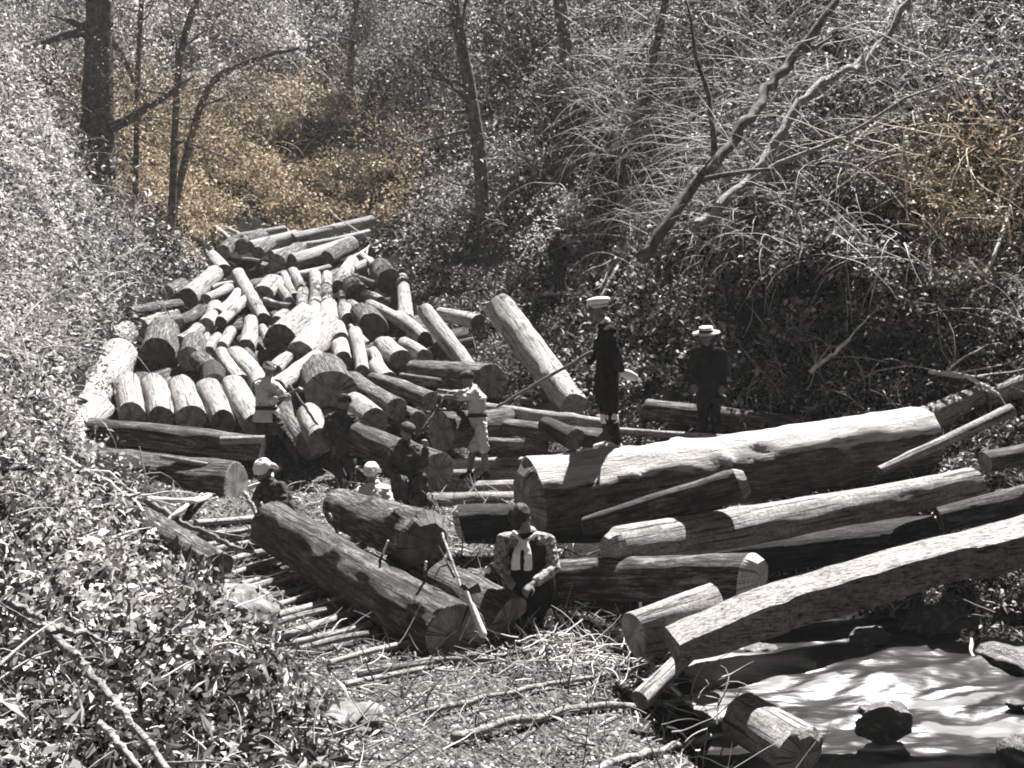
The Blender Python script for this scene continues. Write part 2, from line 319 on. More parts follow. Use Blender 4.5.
# ------------------------------------------------------------------ logs
def rot_x_to(d):
    d = d.normalized(); up = Vector((0, 0, 1))
    y = up.cross(d)
    if y.length < 1e-4: y = Vector((0, 1, 0))
    y.normalize(); z = d.cross(y)
    return Matrix((d, y, z)).transposed().to_quaternion()
def log_thing(p1, p2, r1, r2, label, mat='bark', name='log', cat='log', group=None, detail=1, chamfer=(0, 0), bend=0.0, seed=0, endm='end', knots=True):
    """p1 far end, p2 near end; body runs along local X"""
    p1, p2 = Vector(p1), Vector(p2); d = p2 - p1; Ln = d.length
    root = empty(name, p1, rot_x_to(d)); tag(root, label, cat, group)
    seg = int(14 + 12 * detail); nr = max(7, int(Ln / (.16 / detail)) + 1)
    nr = min(nr, 140)
    rv = random.Random(seed * 13 + 5)
    ph = [rv.uniform(0, 6.28) for _ in range(6)]; so = seed * 7.3
    kn = [(rv.uniform(.08, .92) * Ln, rv.uniform(0, 6.28), rv.uniform(.10, .24)) for _ in range(int(Ln * 1.6))] if knots else []
    by, bz = bend * rv.uniform(-1, 1), bend * rv.uniform(-1, 1)
    V = []; rings = []
    def rad(x, an, base):
        q = 1 + .035 * math.sin(2 * an + ph[0] + x * .4) + .03 * math.sin(3 * an + ph[1] - x * .7) + .03 * math.sin(x * 1.7 + ph[2])
        nn = noise.fractal(Vector((x * 2.2 + so, math.cos(an) * base * 9, math.sin(an) * base * 9 + so)), 1, 2.1, 4)
        r = base * (q + .075 * nn)
        for kx, ka, kr in kn:
            dx = (x - kx) / .07; da = math.atan2(math.sin(an - ka), math.cos(an - ka)) * base / .07
            e = dx * dx + da * da
            if e < 6: r += base * kr * math.exp(-e)
        return r
    xs = np.linspace(0, Ln, nr)
    for x in xs:
        u = x / Ln; base = r1 + (r2 - r1) * u
        cy, cz = by * math.sin(math.pi * u), bz * math.sin(math.pi * u)
        ring = []
        for k in range(seg):
            an = 2 * math.pi * k / seg; rr = rad(x, an, base)
            ring.append(Vector((x, cy + math.cos(an) * rr, cz + math.sin(an) * rr)))
        rings.append(ring)
    # crooked saw cuts: shear the end rings a little
    for ri, sg in ((0, -1), (-1, 1)):
        sl1, sl2 = rv.uniform(-.22, .22), rv.uniform(-.22, .22)
        for v in rings[ri]: v.x += sl1 * v.y + sl2 * v.z
    V = [v for r_ in rings for v in r_]
    Fc = np.array([[i * seg + k, (i) * seg + (k + 1) % seg, (i + 1) * seg + (k + 1) % seg, (i + 1) * seg + k] for i in range(nr - 1) for k in range(seg)])
    mesh_np('log_body', np.array(V), Fc, MT[mat], root, smooth=True)
    for e, ring, sg in ((0, rings[0], -1), (1, rings[-1], 1)):
        cen = sum(ring, Vector()) / seg; G = Geo(); ch = chamfer[e]
        if ch:
            ra = sum((v - cen).length for v in ring) / seg
            prof = [(1.0, 0), (.9, ch * .45), (.70, ch), (.35, ch * 1.02), (.02, ch)]
        else: prof = [(1.0, 0), (.965, .006), (.6, rv.uniform(-.004, .008)), (.3, .002), (.02, 0)]
        b0 = 0
        for j, (s_, off) in enumerate(prof):
            for k, v in enumerate(ring):
                w = cen + (v - cen) * s_
                if ch and 0 < j < 3:          # axe facets
                    an = 2 * math.pi * k / seg; fa = math.pi / 4
                    loc = ((an + .3) % fa) - fa / 2
                    w = cen + (v - cen).normalized() * ra * s_ * math.cos(fa / 2) / math.cos(loc)
                w = w + Vector((sg * off, 0, 0)); G.v.append(w)
        for j in range(len(prof) - 1):
            for k in range(seg):
                k2 = (k + 1) % seg; q = [j * seg + k, j * seg + k2, (j + 1) * seg + k2, (j + 1) * seg + k]
                G.f.append(q if sg > 0 else q[::-1])
        G.f.append([(len(prof) - 1) * seg + k for k in range(seg)][::(1 if sg > 0 else -1)])
        G.build('cut_end', MT['endpale'] if ((ch and endm != 'dark') or endm == 'endpale') else MT['end'], root, smooth=False)
    return root
LOGI = [0]
def plog(x1, y1, x2, y2, w, label, mat='pale', wf=None, d1=None, d2=None, off=0, **kw):
    """log of the heap: far end pixel, near end pixel, width at near end"""
    LOGI[0] += 1
    D1 = d1 if d1 is not None else pile_depth(y1) + off; D2 = d2 if d2 is not None else pile_depth(y2) + off
    wf = wf if wf is not None else w * D2 / D1
    kw.setdefault('detail', .6)
    return log_thing(P(x1, y1, D1), P(x2, y2, D2), wf * D1 / F / 2, w * D2 / F / 2, label, mat, seed=LOGI[0], **kw)

#@LOGS
HEAP = [
 # top slabs
 (372,221,294,239,10,'long pale slab lying highest on top of the log heap','pale',10),
 (369,233,303,246,7,'narrow pale slab tucked just under the highest slab of the heap','pale',7),
 (351,244,292,262,14,'broad weathered slab below the narrow top slab, sloping down left','pale',14),
 (296,236,251,247,11,'stout pale slab in the middle of the top row of the heap','pale',11),
 (304,247,271,255,8,'small pale log lying between the stout slab and the broad weathered slab','pale',8),
 (286,230,237,238,8,'slim pale slab at the back of the heap left of the highest slab','pale',8),
 (216,228,234,243,4,'thin white pole slanting at the top left tip of the heap','pale',4),
 (226,228,249,240,4,'thin pale pole just right of the slanting pole at the heap tip','pale',4),
 (262,236,242,247,14,'dark-ended log under the two thin poles at the top left of the heap','bark',None),
 (236,242,223,253,13,'short shaded log furthest left in the top row of the heap','bark',None),
 (300,250,277,263,15,'dark-ended log poking out below the small pale log at the heap top','bark',None),
 (352,245,327,259,14,'dark round-ended log under the right side of the broad weathered slab','bark',None),
 (272,242,258,253,11,'short dark log between two dark-ended logs in the top row','bark',None),
 (243,259,260,261,3,'short bright split stick in the dark hollow near the heap top','pale',3),
 # second row
 (329,268,297,275,7,'pale crosswise log just below the dark round-ended log','pale',7),
 (212,257,224,271,13,'short log with shaded end at the upper left edge of the heap','pale',None),
 (215,274,188,298,17,'thick pale log stepping down the upper left edge of the heap','pale',None),
 (181,286,166,294,15,'stubby dark log at the far left edge above the mossy log','bark',None),
 (181,306,129,316,15,'mossy grey log lying crosswise at the left edge of the heap','shag',13),
 (201,311,178,322,12,'small rounded log right of the mossy grey log','bark',None),
 (176,321,143,329,19,'pale block-like log behind the big dark round end at the left','pale',19),
 (163,334,157,356,32,'thick log with the big dark round end at the left of the heap','bark',None),
 (198,329,179,343,13,'flat pale log right of the pale block-like log','pale',None),
 (195,343,190,359,22,'log with a pale rim round its dark end beside the big dark end','bark',None),
 (207,335,198,347,6,'thin pale log between the flat pale log and the short stubs','pale',None),
 (217,337,209,351,9,'short pale stub, the left one of two side by side','pale',None),
 (231,331,222,347,10,'short rounded stub, the right one of two side by side','pale',None),
 (199,360,209,372,18,'squat log with a shaded end above the row of five','bark',None),
 (221,353,241,381,13,'straight pale log slanting down right above the row of five','pale',None),
 (236,355,263,388,19,'thick pale log slanting down right toward the man with the pole','pale',None),
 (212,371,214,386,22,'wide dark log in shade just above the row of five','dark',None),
 (251,322,246,349,16,'stout curved log with a dark end left of the heap centre','pale',13),
 (247,299,221,322,10,'smooth log slanting down left, the lower one of a parallel pair','pale',None),
 (238,293,217,314,10,'smooth log slanting down left, the upper one of a parallel pair','pale',None),
 (215,306,206,325,13,'short log left of the parallel slanting pair','pale',None),
 (229,288,206,299,10,'knobbly short log above the parallel slanting pair','pale',None),
 (232,283,212,288,4,'thin stick-like log under the thick pale log at the upper left','pale',4),
 (238,274,264,320,13,'long pale log running straight down the upper left of the heap','pale',11),
 (262,328,267,341,8,'tiny stub just below the foot of the long pale log','pale',None),
 (264,301,291,306,5,'slender tapering pole lying level right of the long pale log','pale',7),
 (273,284,263,295,19,'fat short log with a bright end right of the long pale log','pale',None),
 (275,281,290,302,9,'slim log leaning right beside the fat short log','pale',None),
 (284,275,295,297,8,'slim log, second of the fan leaning right below the top slabs','pale',None),
 (293,272,302,290,10,'thicker log with a dark end, third of the fan below the top slabs','pale',None),
 (303,292,303,316,11,'short upright-looking log below the third log of the fan','pale',None),
 (315,275,314,317,12,'long log pointing straight at the camera in the upper heap centre','pale',None),
 (327,275,327,303,10,'narrow dark-ended log pointing at the camera beside the longest straight one','pale',None),
 (352,262,339,287,13,'pale log sloping down left at the upper right of the heap','pale',None),
 (371,262,352,270,9,'broken pale piece across the head of the upper right logs','pale',None),
 (351,275,376,284,5,'thin split rail lying level left of the hollow log end','pale',5),
 (350,281,368,291,6,'short split rail under the thin split rail','pale',6),
 (362,256,381,273,8,'pale log slanting down to the hollow log end','pale',None),
 (380,270,389,282,22,'log with a cracked hollow-looking round end at the upper right','bark',None),
 (402,279,406,320,13,'pale log on the right edge of the heap below the hollow end','pale',11),
 (351,285,357,295,19,'log with a dark round end and bright rim left of the knotted log','pale',None),
 (366,295,381,302,10,'small knotted log right of the dark round end with bright rim','pale',None),
 (341,293,343,311,7,'thin upright log left of the short curved log','pale',None),
 (345,309,349,320,13,'stubby round log under the thin upright log','pale',None),
 (350,303,365,315,8,'short curved log under the dark round end with bright rim','pale',None),
 (370,305,420,333,12,'long log running down right above the dark gap of the heap','pale',10),
 (364,318,373,329,28,'large round log end with bright rim right of the heap centre','bark',None),
 (328,307,330,323,17,'block-shaped log in the centre below the straight logs','pale',None),
 (306,322,281,342,32,'very thick log with a wide shaded end in the heap centre','pale',30),
 (326,328,300,357,27,'thick mottled log with a shaded end below the very thick one','pale',30),
 (285,316,277,323,13,'small rounded log behind the very thick central log','pale',None),
 (337,329,341,342,17,'square-looking block right of the thick mottled log','pale',None),
 (340,346,343,361,17,'domed log with a dark lower end near the heap centre','pale',None),
 (355,333,362,372,13,'straight pale log standing out below the large round end','pale',12),
 (350,326,368,343,4,'crooked thin branch log lying over the straight pale log','pale',4),
 (384,347,401,360,20,'short pale log right of the straight pale log','pale',None),
 (404,344,425,357,14,'rounded log touching the short pale log on its right','pale',None),
 (373,352,377,364,10,'small log wedged left of the short pale log','pale',None),
 (376,366,388,380,15,'stubby log behind the head of the two parallel front logs','pale',None),
 (372,379,430,401,17,'front log with dark end left of the worker in shorts, right of two','bark',13),
 (352,380,397,409,21,'front log with dark end above the dark-clad men, left of two','bark',17),
 (402,377,456,384,9,'thin mossy log lying level behind the worker in shorts','shag',8),
 (318,357,276,388,17,'pale log sloping down left to the man with the pole','pale',14),
 (323,374,331,394,44,'massive log with a half-moon pale top and black end in mid heap','bark',40),
 (309,414,321,441,24,'rounded pale log behind the pole of the leaning worker','pale',22),
 (352,403,374,421,23,'pale log half hidden between the heads of the dark-clad men','pale',20),
 (289,357,274,371,13,'pale lump of log just behind the white headband worker','pale',None),
 (246,352,252,362,9,'short end piece filling the gap left of the pale central logs','bark',None),
 (398,318,425,340,14,'pale log hidden under the long log at the right of the heap','pale',None),
 (436,334,442,352,12,'shaded short log left of the leaning peeled trunk','bark',None),
 # row of five
 (127,385,132,416,24,'leftmost of the five short logs in the front row','pale',23),
 (153,386,161,418,22,'second from left of the five short logs in the front row','pale',22),
 (181,387,191,419,25,'flat-topped middle one of the five short logs in the front row','pale',23),
 (208,390,223,423,23,'fourth from left of the five short logs in the front row','pale',22),
 (234,387,257,427,24,'rightmost and longest of the five short logs in the front row','pale',22),
 # left edge
 (128,332,78,362,19,'pale round log slanting at the left edge behind the broad slab','pale',20),
 (118,358,78,416,32,'broad bleached slab slanting down left at the edge of the heap','pale',34),
 (100,410,66,446,24,'bleached log continuing below the broad slab at the bank','pale',24),
]
for r_ in HEAP:
    x1, y1, x2, y2, w, lab, mat, wf = r_
    plog(x1, y1, x2, y2, w * 1.15, lab, mat, wf * 1.15 if wf else None, group='logs in the heap', bend=.03)
frv = random.Random(3)
hp_ = [(215,262),(240,240),(370,232),(385,270),(412,318),(440,360),(420,385),(350,395),(300,392),(262,396),(120,395),(100,360),(140,320),(190,290)]
nfill = 0
while nfill < 75:
    x, y = frv.uniform(90, 460), frv.uniform(238, 428)
    if not in_poly(np.array([x]), np.array([y]), hp_)[0]: continue
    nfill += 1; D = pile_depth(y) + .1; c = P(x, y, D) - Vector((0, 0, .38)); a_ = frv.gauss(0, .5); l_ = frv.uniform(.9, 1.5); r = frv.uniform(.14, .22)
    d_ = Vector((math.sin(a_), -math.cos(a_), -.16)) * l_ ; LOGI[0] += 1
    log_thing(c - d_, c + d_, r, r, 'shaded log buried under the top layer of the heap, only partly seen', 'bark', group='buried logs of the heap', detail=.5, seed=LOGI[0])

def big(x1, y1, d1, w1, x2, y2, d2, w2, label, mat='bark', **kw):
    LOGI[0] += 1
    kw.setdefault('detail', 2.0)
    return log_thing(P(x1, y1, d1), P(x2, y2, d2), w1 * d1 / F / 2, w2 * d2 / F / 2, label, mat, seed=LOGI[0] + 50, **kw)
big(92,430,14.2,26, 262,449,14.0,25, 'long dark-sided log lying crosswise in front of the row of five', 'bark', bend=.06, detail=1.5)
big(80,470,13.5,52, 236,484,13.0,44, 'thick rough log lowest at the left, below the long dark-sided log', 'shag', bend=.05, detail=1.6)
big(162,457,13.1,4, 208,465,13.0,5, 'bright peeled stick lying on the thick rough log', 'pale', detail=.6, name='pole', cat='pole', knots=False)
big(222,441,13.9,9, 264,440,13.9,10, 'short bright cut log behind the leaning worker with white cap', 'pale', detail=1)
big(120,512,11.0,36, 217,568,9.9,34, 'half buried grey log with dark end on the left bank', 'shag', detail=2)
# front group
big(270,524,10.9,46, 456,637,8.4,66, 'large foreground log with rough bark lying across the skid road', 'bark', bend=.03, detail=3)
big(398,560,9.75,36, 508,622,8.75,52, 'short thick log right beside the large foreground log', 'bark', detail=2.4)
big(338,508,10.7,38, 424,541,9.45,60, 'rough log with axe-chamfered dark end raised on the foreground logs', 'shag', chamfer=(0, .1), detail=2.6, endm='dark')
# the men's log and neighbours
big(532,497,10.25,74, 920,438,12.1,66, 'huge pale-topped trunk the man in the white cap stands on', 'lit_peel', chamfer=(.1, .05), detail=2.6, bend=.03, endm='dark')
big(585,526,9.7,18, 738,484,9.4,34, 'short tapering log propped in front of the huge trunk', 'bark', chamfer=(0, .08), detail=2)
big(618,548,9.1,40, 972,484,10.7,33, 'long smooth log below the short tapering log', 'pale', chamfer=(.11, .04), detail=2.2, bend=.03)
big(548,580,9.3,40, 748,577,8.5,48, 'dark shaggy log with pale octagonal chamfered end', 'shag', chamfer=(0, .1), detail=2.6)
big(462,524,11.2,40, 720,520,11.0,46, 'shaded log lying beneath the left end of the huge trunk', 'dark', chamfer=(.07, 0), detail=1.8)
big(700,560,10.2,42, 930,535,10.6,40, 'black log in shade under the long smooth log', 'dark', detail=1.6)
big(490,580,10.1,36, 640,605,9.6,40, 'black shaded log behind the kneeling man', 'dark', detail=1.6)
big(634,634,8.1,46, 716,612,8.25,58, 'broad bleached butt log under the end of the squared beam', 'pale', detail=2)
big(985,392,12.7,20, 918,424,12.45,32, 'pale log on the bank behind the right end of the huge trunk', 'pale', detail=1.3)
big(1012,410,11.6,14, 880,471,11.2,10, 'slender leaning log crossing in front of the right bank', 'pale', detail=1.3)
big(1060,492,10.0,32, 940,520,10.2,26, 'rough log entering at the right above the squared beam', 'bark', detail=1.6)
big(1050,376,12.4,26, 988,398,12.6,18, 'pale log butt at the right edge above the slender leaning log', 'pale', detail=1.2)
big(645,409,14.0,20, 800,428,13.5,25, 'round pale log behind the man in the straw hat', 'bark', detail=1.4, endm='endpale')
big(618,431,13.0,7, 752,440,12.6,8, 'flat pale split plank lying behind the huge trunk', 'pale', detail=1, name='pole', cat='pole', knots=False)
big(1075,446,11.2,26, 985,462,11.0,22, 'rough log end between the slender leaning log and the long smooth log', 'bark', detail=1.4)
# middle group behind the worker in shorts
big(487,409,16.2,12, 612,427,14.6,15, 'long level log passing behind the worker in shorts, topmost of three', 'pale', detail=1.2)
big(488,424,15.8,15, 606,440,14.2,22, 'long level log behind the worker in shorts, middle of three', 'bark', detail=1.2)
big(488,443,15.2,11, 548,446,14.9,11, 'short level log behind the legs of the worker, lowest of three', 'bark', detail=1)
big(545,424,14.9,16, 575,439,14.2,24, 'broken stump end lying against the middle level log', 'dark', detail=1.2)
big(520,420,16.0,26, 441,432,14.9,42, 'heavy log with wide black end left of the worker in shorts', 'bark', detail=1.4)
big(356,438,14.2,30, 436,472,13.2,40, 'heavy pale-backed log with black end behind the bearded man', 'bark', detail=1.6)
big(412,370,18.4,20, 491,381,16.8,34, 'log with a wide black end at the foot of the leaning peeled trunk', 'bark', detail=1)
big(425,311,20.5,17, 470,370,18.4,17, 'peeled trunk leaning on the heap above the worker in shorts', 'pale', detail=1, endm='endpale')
big(499,307,18.8,30, 574,405,16.0,28, 'big peeled trunk leaning steeply in front of the right bank', 'pale', detail=1.4, endm='endpale')
big(440,313,21.5,12, 478,322,20.5,17, 'short pale log between the two leaning peeled trunks', 'pale', detail=.8)
big(436,350,20,10, 474,342,20,11, 'short shaded log under the leaning peeled trunk', 'bark', detail=.8)
for i, (x1, y1, x2, y2, w, lab) in enumerate([(372,503,560,499,17,'nearest of the pale smooth timbers laid flat as a deck behind the front worker'),(425,489,590,486,15,'second pale deck timber counted from the front worker toward the worker in shorts'),
     (438,477,600,473,14,'third pale deck timber, running just in front of the feet of the worker in shorts'),(445,465,600,461,13,'furthest pale deck timber, running behind the feet of the worker in shorts')]):
    D1, D2 = ground_depth(x1, y1), ground_depth(x2, y2); big(x1, y1, D1, w, x2, y2, D2, w, lab, 'pale', name='deck_timber', cat='timber', detail=1.5, knots=False)
# stream-side pieces
big(742,716,7.6,50, 800,752,6.9,56, 'pale cut log end with dark face at the stream edge', 'pale', detail=2, chamfer=(0, .05))
big(690,652,7.75,17, 640,700,7.2,20, 'short bleached stub sticking up beside the beam butt', 'pale', detail=1.6)
# skid road sleepers and ground poles
slp = [(200,541,262,532,6),(205,556,262,548,5),(232,578,276,567,5),(238,597,286,586,7),(250,616,305,601,5),(256,625,318,611,7),(278,641,330,627,8),(196,527,250,522,5),(300,655,352,645,6),(358,679,425,668,6),(330,668,392,655,5),(203,549,258,541,4),(222,567,270,557,5),(242,588,280,577,4),(246,606,296,594,5),(262,633,322,620,5),(290,648,345,637,5),(345,690,400,680,5)]
for i, (x1, y1, x2, y2, w) in enumerate(slp):
    D1 = ground_depth(x1, y1) - .02; D2 = ground_depth(x2, y2) - .02
    e = P(x1, y1, D1); f_ = P(x2, y2, D2); f_ = e + (f_ - e) * 1.5
    e.z = hz(e.x, e.y) + .04; f_.z = hz(f_.x, f_.y) + .04
    LOGI[0] += 1
    log_thing(e, f_, (w + 1.5) * D1 / F / 2, (w + 1.5) * D1 / F / 2, 'thin peeled skid-road sleeper pole laid on the ground left of the foreground log', 'pale', 'sleeper_pole', 'pole', 'sleeper poles of the skid road', .9, seed=LOGI[0], knots=False, bend=.02)
gp = [((425,712),(520,690),(608,674),7,'crooked pole lying on the chips below the kneeling man'),
      ((455,738),(560,712),(694,699),10,'long pale pole lying across the bottom of the work floor'),
      ((590,772),(650,752),(712,738),9,'pale pole lying at the bottom edge near the stream'),
      ((415,662),(490,657),(556,647),6,'thin pole lying just in front of the log ends'),
      ((716,775),(750,762),(776,752),7,'short pole at the bottom beside the pale cut log end'),
      ((600,668),(640,640),(690,600),4,'thin stick leaning on the brushwood by the beam butt')]
def stick(pl, w, label, mat='pale', name='pole', cat='pole', lift=.02, dpt=None, group=None, taper=.6, side=None, seg=7):
    pp = []; ws = []
    for i, (x, y) in enumerate(pl):
        D = (ground_depth(x, y) - lift) if dpt is None else (dpt if not hasattr(dpt, '__len__') else dpt[i])
        pp.append(P(x, y, D)); ws.append(w * D / F / 2)
    # smooth resample
    m = len(pp); Q_ = []; Rr = []
    N = max(6, m * 5)
    for j in range(N + 1):
        u = j / N * (m - 1); i = min(int(u), m - 2); f_ = u - i
        p0, p1, p2, p3 = pp[max(i - 1, 0)], pp[i], pp[i + 1], pp[min(i + 2, m - 1)]
        q = .5 * ((2 * p1) + (-p0 + p2) * f_ + (2 * p0 - 5 * p1 + 4 * p2 - p3) * f_ ** 2 + (-p0 + 3 * p1 - 3 * p2 + p3) * f_ ** 3)
        ww = ws[i] + (ws[i + 1] - ws[i]) * f_
        q += Vector((random.gauss(0, 1), random.gauss(0, 1), random.gauss(0, 1))) * ww * .3
        Q_.append(q); Rr.append(ww * (1 - (1 - taper) * j / N) * random.uniform(.88, 1.12))
    base = Q_[0].copy(); G = Geo(); G.tube([q - base for q in Q_], Rr, seg)
    if side:
        for _ in range(side):
            i = random.randint(2, N - 2); dd = (Q_[i + 1] - Q_[i - 1]).normalized()
            r = Vector((random.gauss(0, 1), random.gauss(0, 1), random.gauss(0, 1))).normalized(); ln = random.uniform(8, 22) * Rr[i] * 2
            d0 = (dd + r * .8).normalized(); a_ = [Q_[i] - base]
            for s_ in range(5): d0 = (d0 + Vector((random.gauss(0, .2), random.gauss(0, .2), random.gauss(0, .2) + .05))).normalized(); a_.append(a_[-1] + d0 * ln / 5)
            G.tube(a_, [Rr[i] * .6 * (1 - .15 * k) for k in range(6)], 5)
    o = G.build(name, MT[mat] if mat in MT else mat, None); o.location = base
    return tag(o, label, cat, group)
for a_, b_, c_, w, lab in gp: stick([a_, b_, c_], w, lab, lift=.16)

# squared beam
def beam():
    pl = [(1100,516,8.2),(1024,540,8.1),(930,564,8.0),(850,586,7.9),(760,614,7.8),(672,644,7.75)]
    G = Geo(); base = P(700, 640, 7.7); hh = .115; ww = .42
    pts_ = [P(*p) for p in pl]; N = 60; rows = []
    for j in range(N + 1):
        u = j / N * (len(pts_) - 1); i = min(int(u), len(pts_) - 2); f_ = u - i
        q = pts_[i].lerp(pts_[i + 1], f_); t_ = (pts_[i + 1] - pts_[i]).normalized(); s_ = Vector((-t_.y, t_.x, 0)).normalized() * -1
        if s_.y < 0: s_ = -s_
        n_ = Vector((0, 0, 1)); wv = .010 * math.sin(j * .31) + .004 * math.sin(j * .9)
        sec = [(-.5, -1), (-.5, 1), (-.44, 1.08), (.42, 1.0 + .1), (.5, .95), (.5, -1), (.4, -1.08), (-.42, -1.06)]
        step = .03 if (20 < j < 46) else 0
        row = []; tp = 1 - .45 * max(0, (j / N - .8) / .2) ** 1.5
        for a_, c_ in sec:
            off = noise.noise(Vector((j * .35, a_ * 3, c_ * 3))) * .008
            row.append(q + s_ * (a_ * ww + (step if a_ < 0 else 0)) + n_ * (c_ * hh * tp + off + wv * (.6 if c_ > 0 else 1)) - base)
        rows.append(row)
    for r_ in rows: G.v += r_
    m = 8
    for j in range(N):
        for k in range(m): G.f.append([j * m + k, j * m + (k + 1) % m, (j + 1) * m + (k + 1) % m, (j + 1) * m + k])
    G.f.append(list(range(m))); G.f.append([N * m + k for k in range(m)][::-1])
    root = empty('squared_beam', base); tag(root, 'long hand-hewn squared beam crossing above the stream at right', 'beam')
    G.build('beam_body', beamM, root, smooth=False)
beamM = bark_mat('hewn_wood', .12, .34, .52, .5, .8, 1.6)
beam()
#@ENDLOGS

# ------------------------------------------------------------------ stream and rocks
def water():
    WX = np.linspace(.4, 9, 260); WY = np.linspace(4.5, 11, 200); x, y = np.meshgrid(WX, WY)
    z = np.full(x.shape, -.46)
    z += .05 * np.tanh((y - 8.4 + .25 * np.sin(x * 2.1)) * 4) + .012 * (x * 0)
    foam = np.zeros(x.shape)
    for i in range(x.shape[0]):
        for j in range(x.shape[1]):
            X, Y = x[i, j], y[i, j]
            n_ = noise.fractal(Vector((X * 1.1 + Y * .5, Y * 3.2 - X * 1.1, 0)), 1, 2, 4)
            z[i, j] += .045 * n_
            foam[i, j] = n_
    def pf(px, py, rx, ry, a_):      # a patch of white water, placed on the stream
        d = 3.18 / ((py - 286) / F); c = P(px, py, d); return a_ * np.exp(-((x - c.x) / rx) ** 2 - ((y - c.y) / ry) ** 2)
    f_ = -.08 + foam * .5
    f_ += pf(690, 668, .35, .5, .5) + pf(760, 672, .5, .45, .75) + pf(700, 700, .22, .4, .5) + pf(905, 700, .5, .13, .6) + pf(990, 722, .45, .14, .8) + pf(860, 760, .7, .16, .75) + pf(950, 755, .7, .12, .5) + pf(815, 668, .16, .2, .6) + pf(1000, 770, .5, .2, .5)
    f_ -= pf(820, 712, .55, .3, .7) + pf(960, 660, 1.2, .5, .5)
    ii, jj = np.meshgrid(np.arange(199), np.arange(259), indexing='ij'); a0 = (ii * 260 + jj).ravel()
    m, t, b = nt('stream_water'); L = t.links
    at = nd(t, 'ShaderNodeAttribute', attribute_name='foam'); tc = nd(t, 'ShaderNodeTexCoord')
    mp = nd(t, 'ShaderNodeMapping'); mp.inputs['Scale'].default_value = (2, 9, 1); mp.inputs['Rotation'].default_value = (0, 0, .35); L.new(tc.outputs['Object'], mp.inputs[0])
    nn = nd(t, 'ShaderNodeTexNoise', Scale=2.2, Detail=6); L.new(mp.outputs[0], nn.inputs['Vector'])
    ad = nd(t, 'ShaderNodeMath', operation='MULTIPLY_ADD'); ad.inputs[1].default_value = .45; L.new(nn.outputs[0], ad.inputs[0]); L.new(at.outputs['Fac'], ad.inputs[2])
    fc = ramp(t, ad.outputs[0], [(.95, (0, 0, 0, 1)), (1.0, (1, 1, 1, 1))])
    mr = nd(t, 'ShaderNodeMapRange'); mr.inputs[1].default_value = .45; mr.inputs[2].default_value = 1.25; L.new(ad.outputs[0], mr.inputs[0])
    mx = nd(t, 'ShaderNodeMix', data_type='RGBA'); L.new(mr.outputs[0], mx.inputs[0]); mx.inputs[6].default_value = g(.012); mx.inputs[7].default_value = g(.42, .02)
    L.new(mx.outputs[2], b.inputs['Base Color'])
    rr = nd(t, 'ShaderNodeMapRange'); rr.inputs[1].default_value = 0; rr.inputs[2].default_value = .35; rr.inputs[3].default_value = .28; rr.inputs[4].default_value = 1; L.new(mr.outputs[0], rr.inputs[0]); L.new(rr.outputs[0], b.inputs['Roughness'])
    b.inputs['Specular IOR Level'].default_value = .18
    bp = nd(t, 'ShaderNodeBump', Strength=.15, Distance=.05); L.new(nn.outputs[0], bp.inputs['Height']); L.new(bp.outputs[0], b.inputs['Normal'])
    tag(mesh_np('water', np.c_[x.ravel(), y.ravel(), z.ravel()], np.c_[a0, a0 + 1, a0 + 261, a0 + 260], m, attrs={'foam': ('POINT', f_.ravel())}, smooth=True), kind='structure')
water()
def rock(c, r, label, mat='wetrock', sd=0, group=None):
    G = Geo(); bm = bmesh.new(); bmesh.ops.create_icosphere(bm, subdivisions=4 if r[0] > .15 else 3, radius=1)
    for v in bm.verts:
        d = v.co.normalized(); q = 1 + .22 * noise.fractal(d * 1.6 + Vector((sd * 3.1, 0, 0)), .9, 2.2, 6) - .22 * abs(noise.noise(d * 2.2 + Vector((sd, 1, 0))))
        v.co = Vector((d.x * r[0] * q, d.y * r[1] * q, d.z * r[2] * q))
    me = bpy.data.meshes.new('rock'); bm.to_mesh(me); bm.free(); me.materials.append(MT[mat]); me.polygons.foreach_set('use_smooth', np.ones(len(me.polygons), bool))
    o = bpy.data.objects.new('rock', me); C.objects.link(o); o.location = c; o.rotation_euler = (0, 0, sd)
    return tag(o, label, 'rock', group)
RK = [(885,719,7.65,.55,.24,.12,'flat black mossy rock in the middle of the rapids'),
      (1010,655,9.3,.6,.4,.2,'dark boulder at the far right shore'),
      (760,650,9.6,.3,.25,.14,'shaded rock under the squared beam'),(870,640,9.8,.4,.3,.22,'black boulder under the middle of the squared beam'),(1015,750,6.9,.18,.16,.2,'small black rock at the bottom right corner'),(940,620,10.1,.5,.35,.25,'boulder in the shade below the right part of the beam')]
for i, (x, y, d, a_, b_, c_, lab) in enumerate(RK): rock(P(x, y, d) - Vector((0, 0, .03)), (a_ * .7, b_ * .7, c_ * .62), lab, 'wetrock', i + 1)
for i in range(9):
    px, py = random.choice([(random.gauss(700, 14), random.uniform(655, 768)), (random.uniform(780, 1024), random.gauss(652, 8)), (random.gauss(930, 45), random.gauss(712, 14)), (random.gauss(880, 40), random.gauss(728, 10))])
    q = P(px, py, 3.2 / ((py - 286) / F)); r = random.uniform(.03, .09); rock(Vector((q.x, q.y, -.43)), (r * 1.5, r, r * .6), 'small dark wet stone at the edge of the rapids', 'wetrock', 40 + i, 'wet stones in the stream')
rock(P(232, 612, 8.75), (.42, .36, .2), 'pale rounded boulder beside the half buried log', 'rock', 21)
rock(P(355, 720, 6.55), (.2, .2, .09), 'small pale stone at the bottom of the left bank', 'rock', 24)
rock(P(262, 740, 6.0), (.16, .14, .08), 'pale stone among the leaves at the bottom', 'rock', 27)

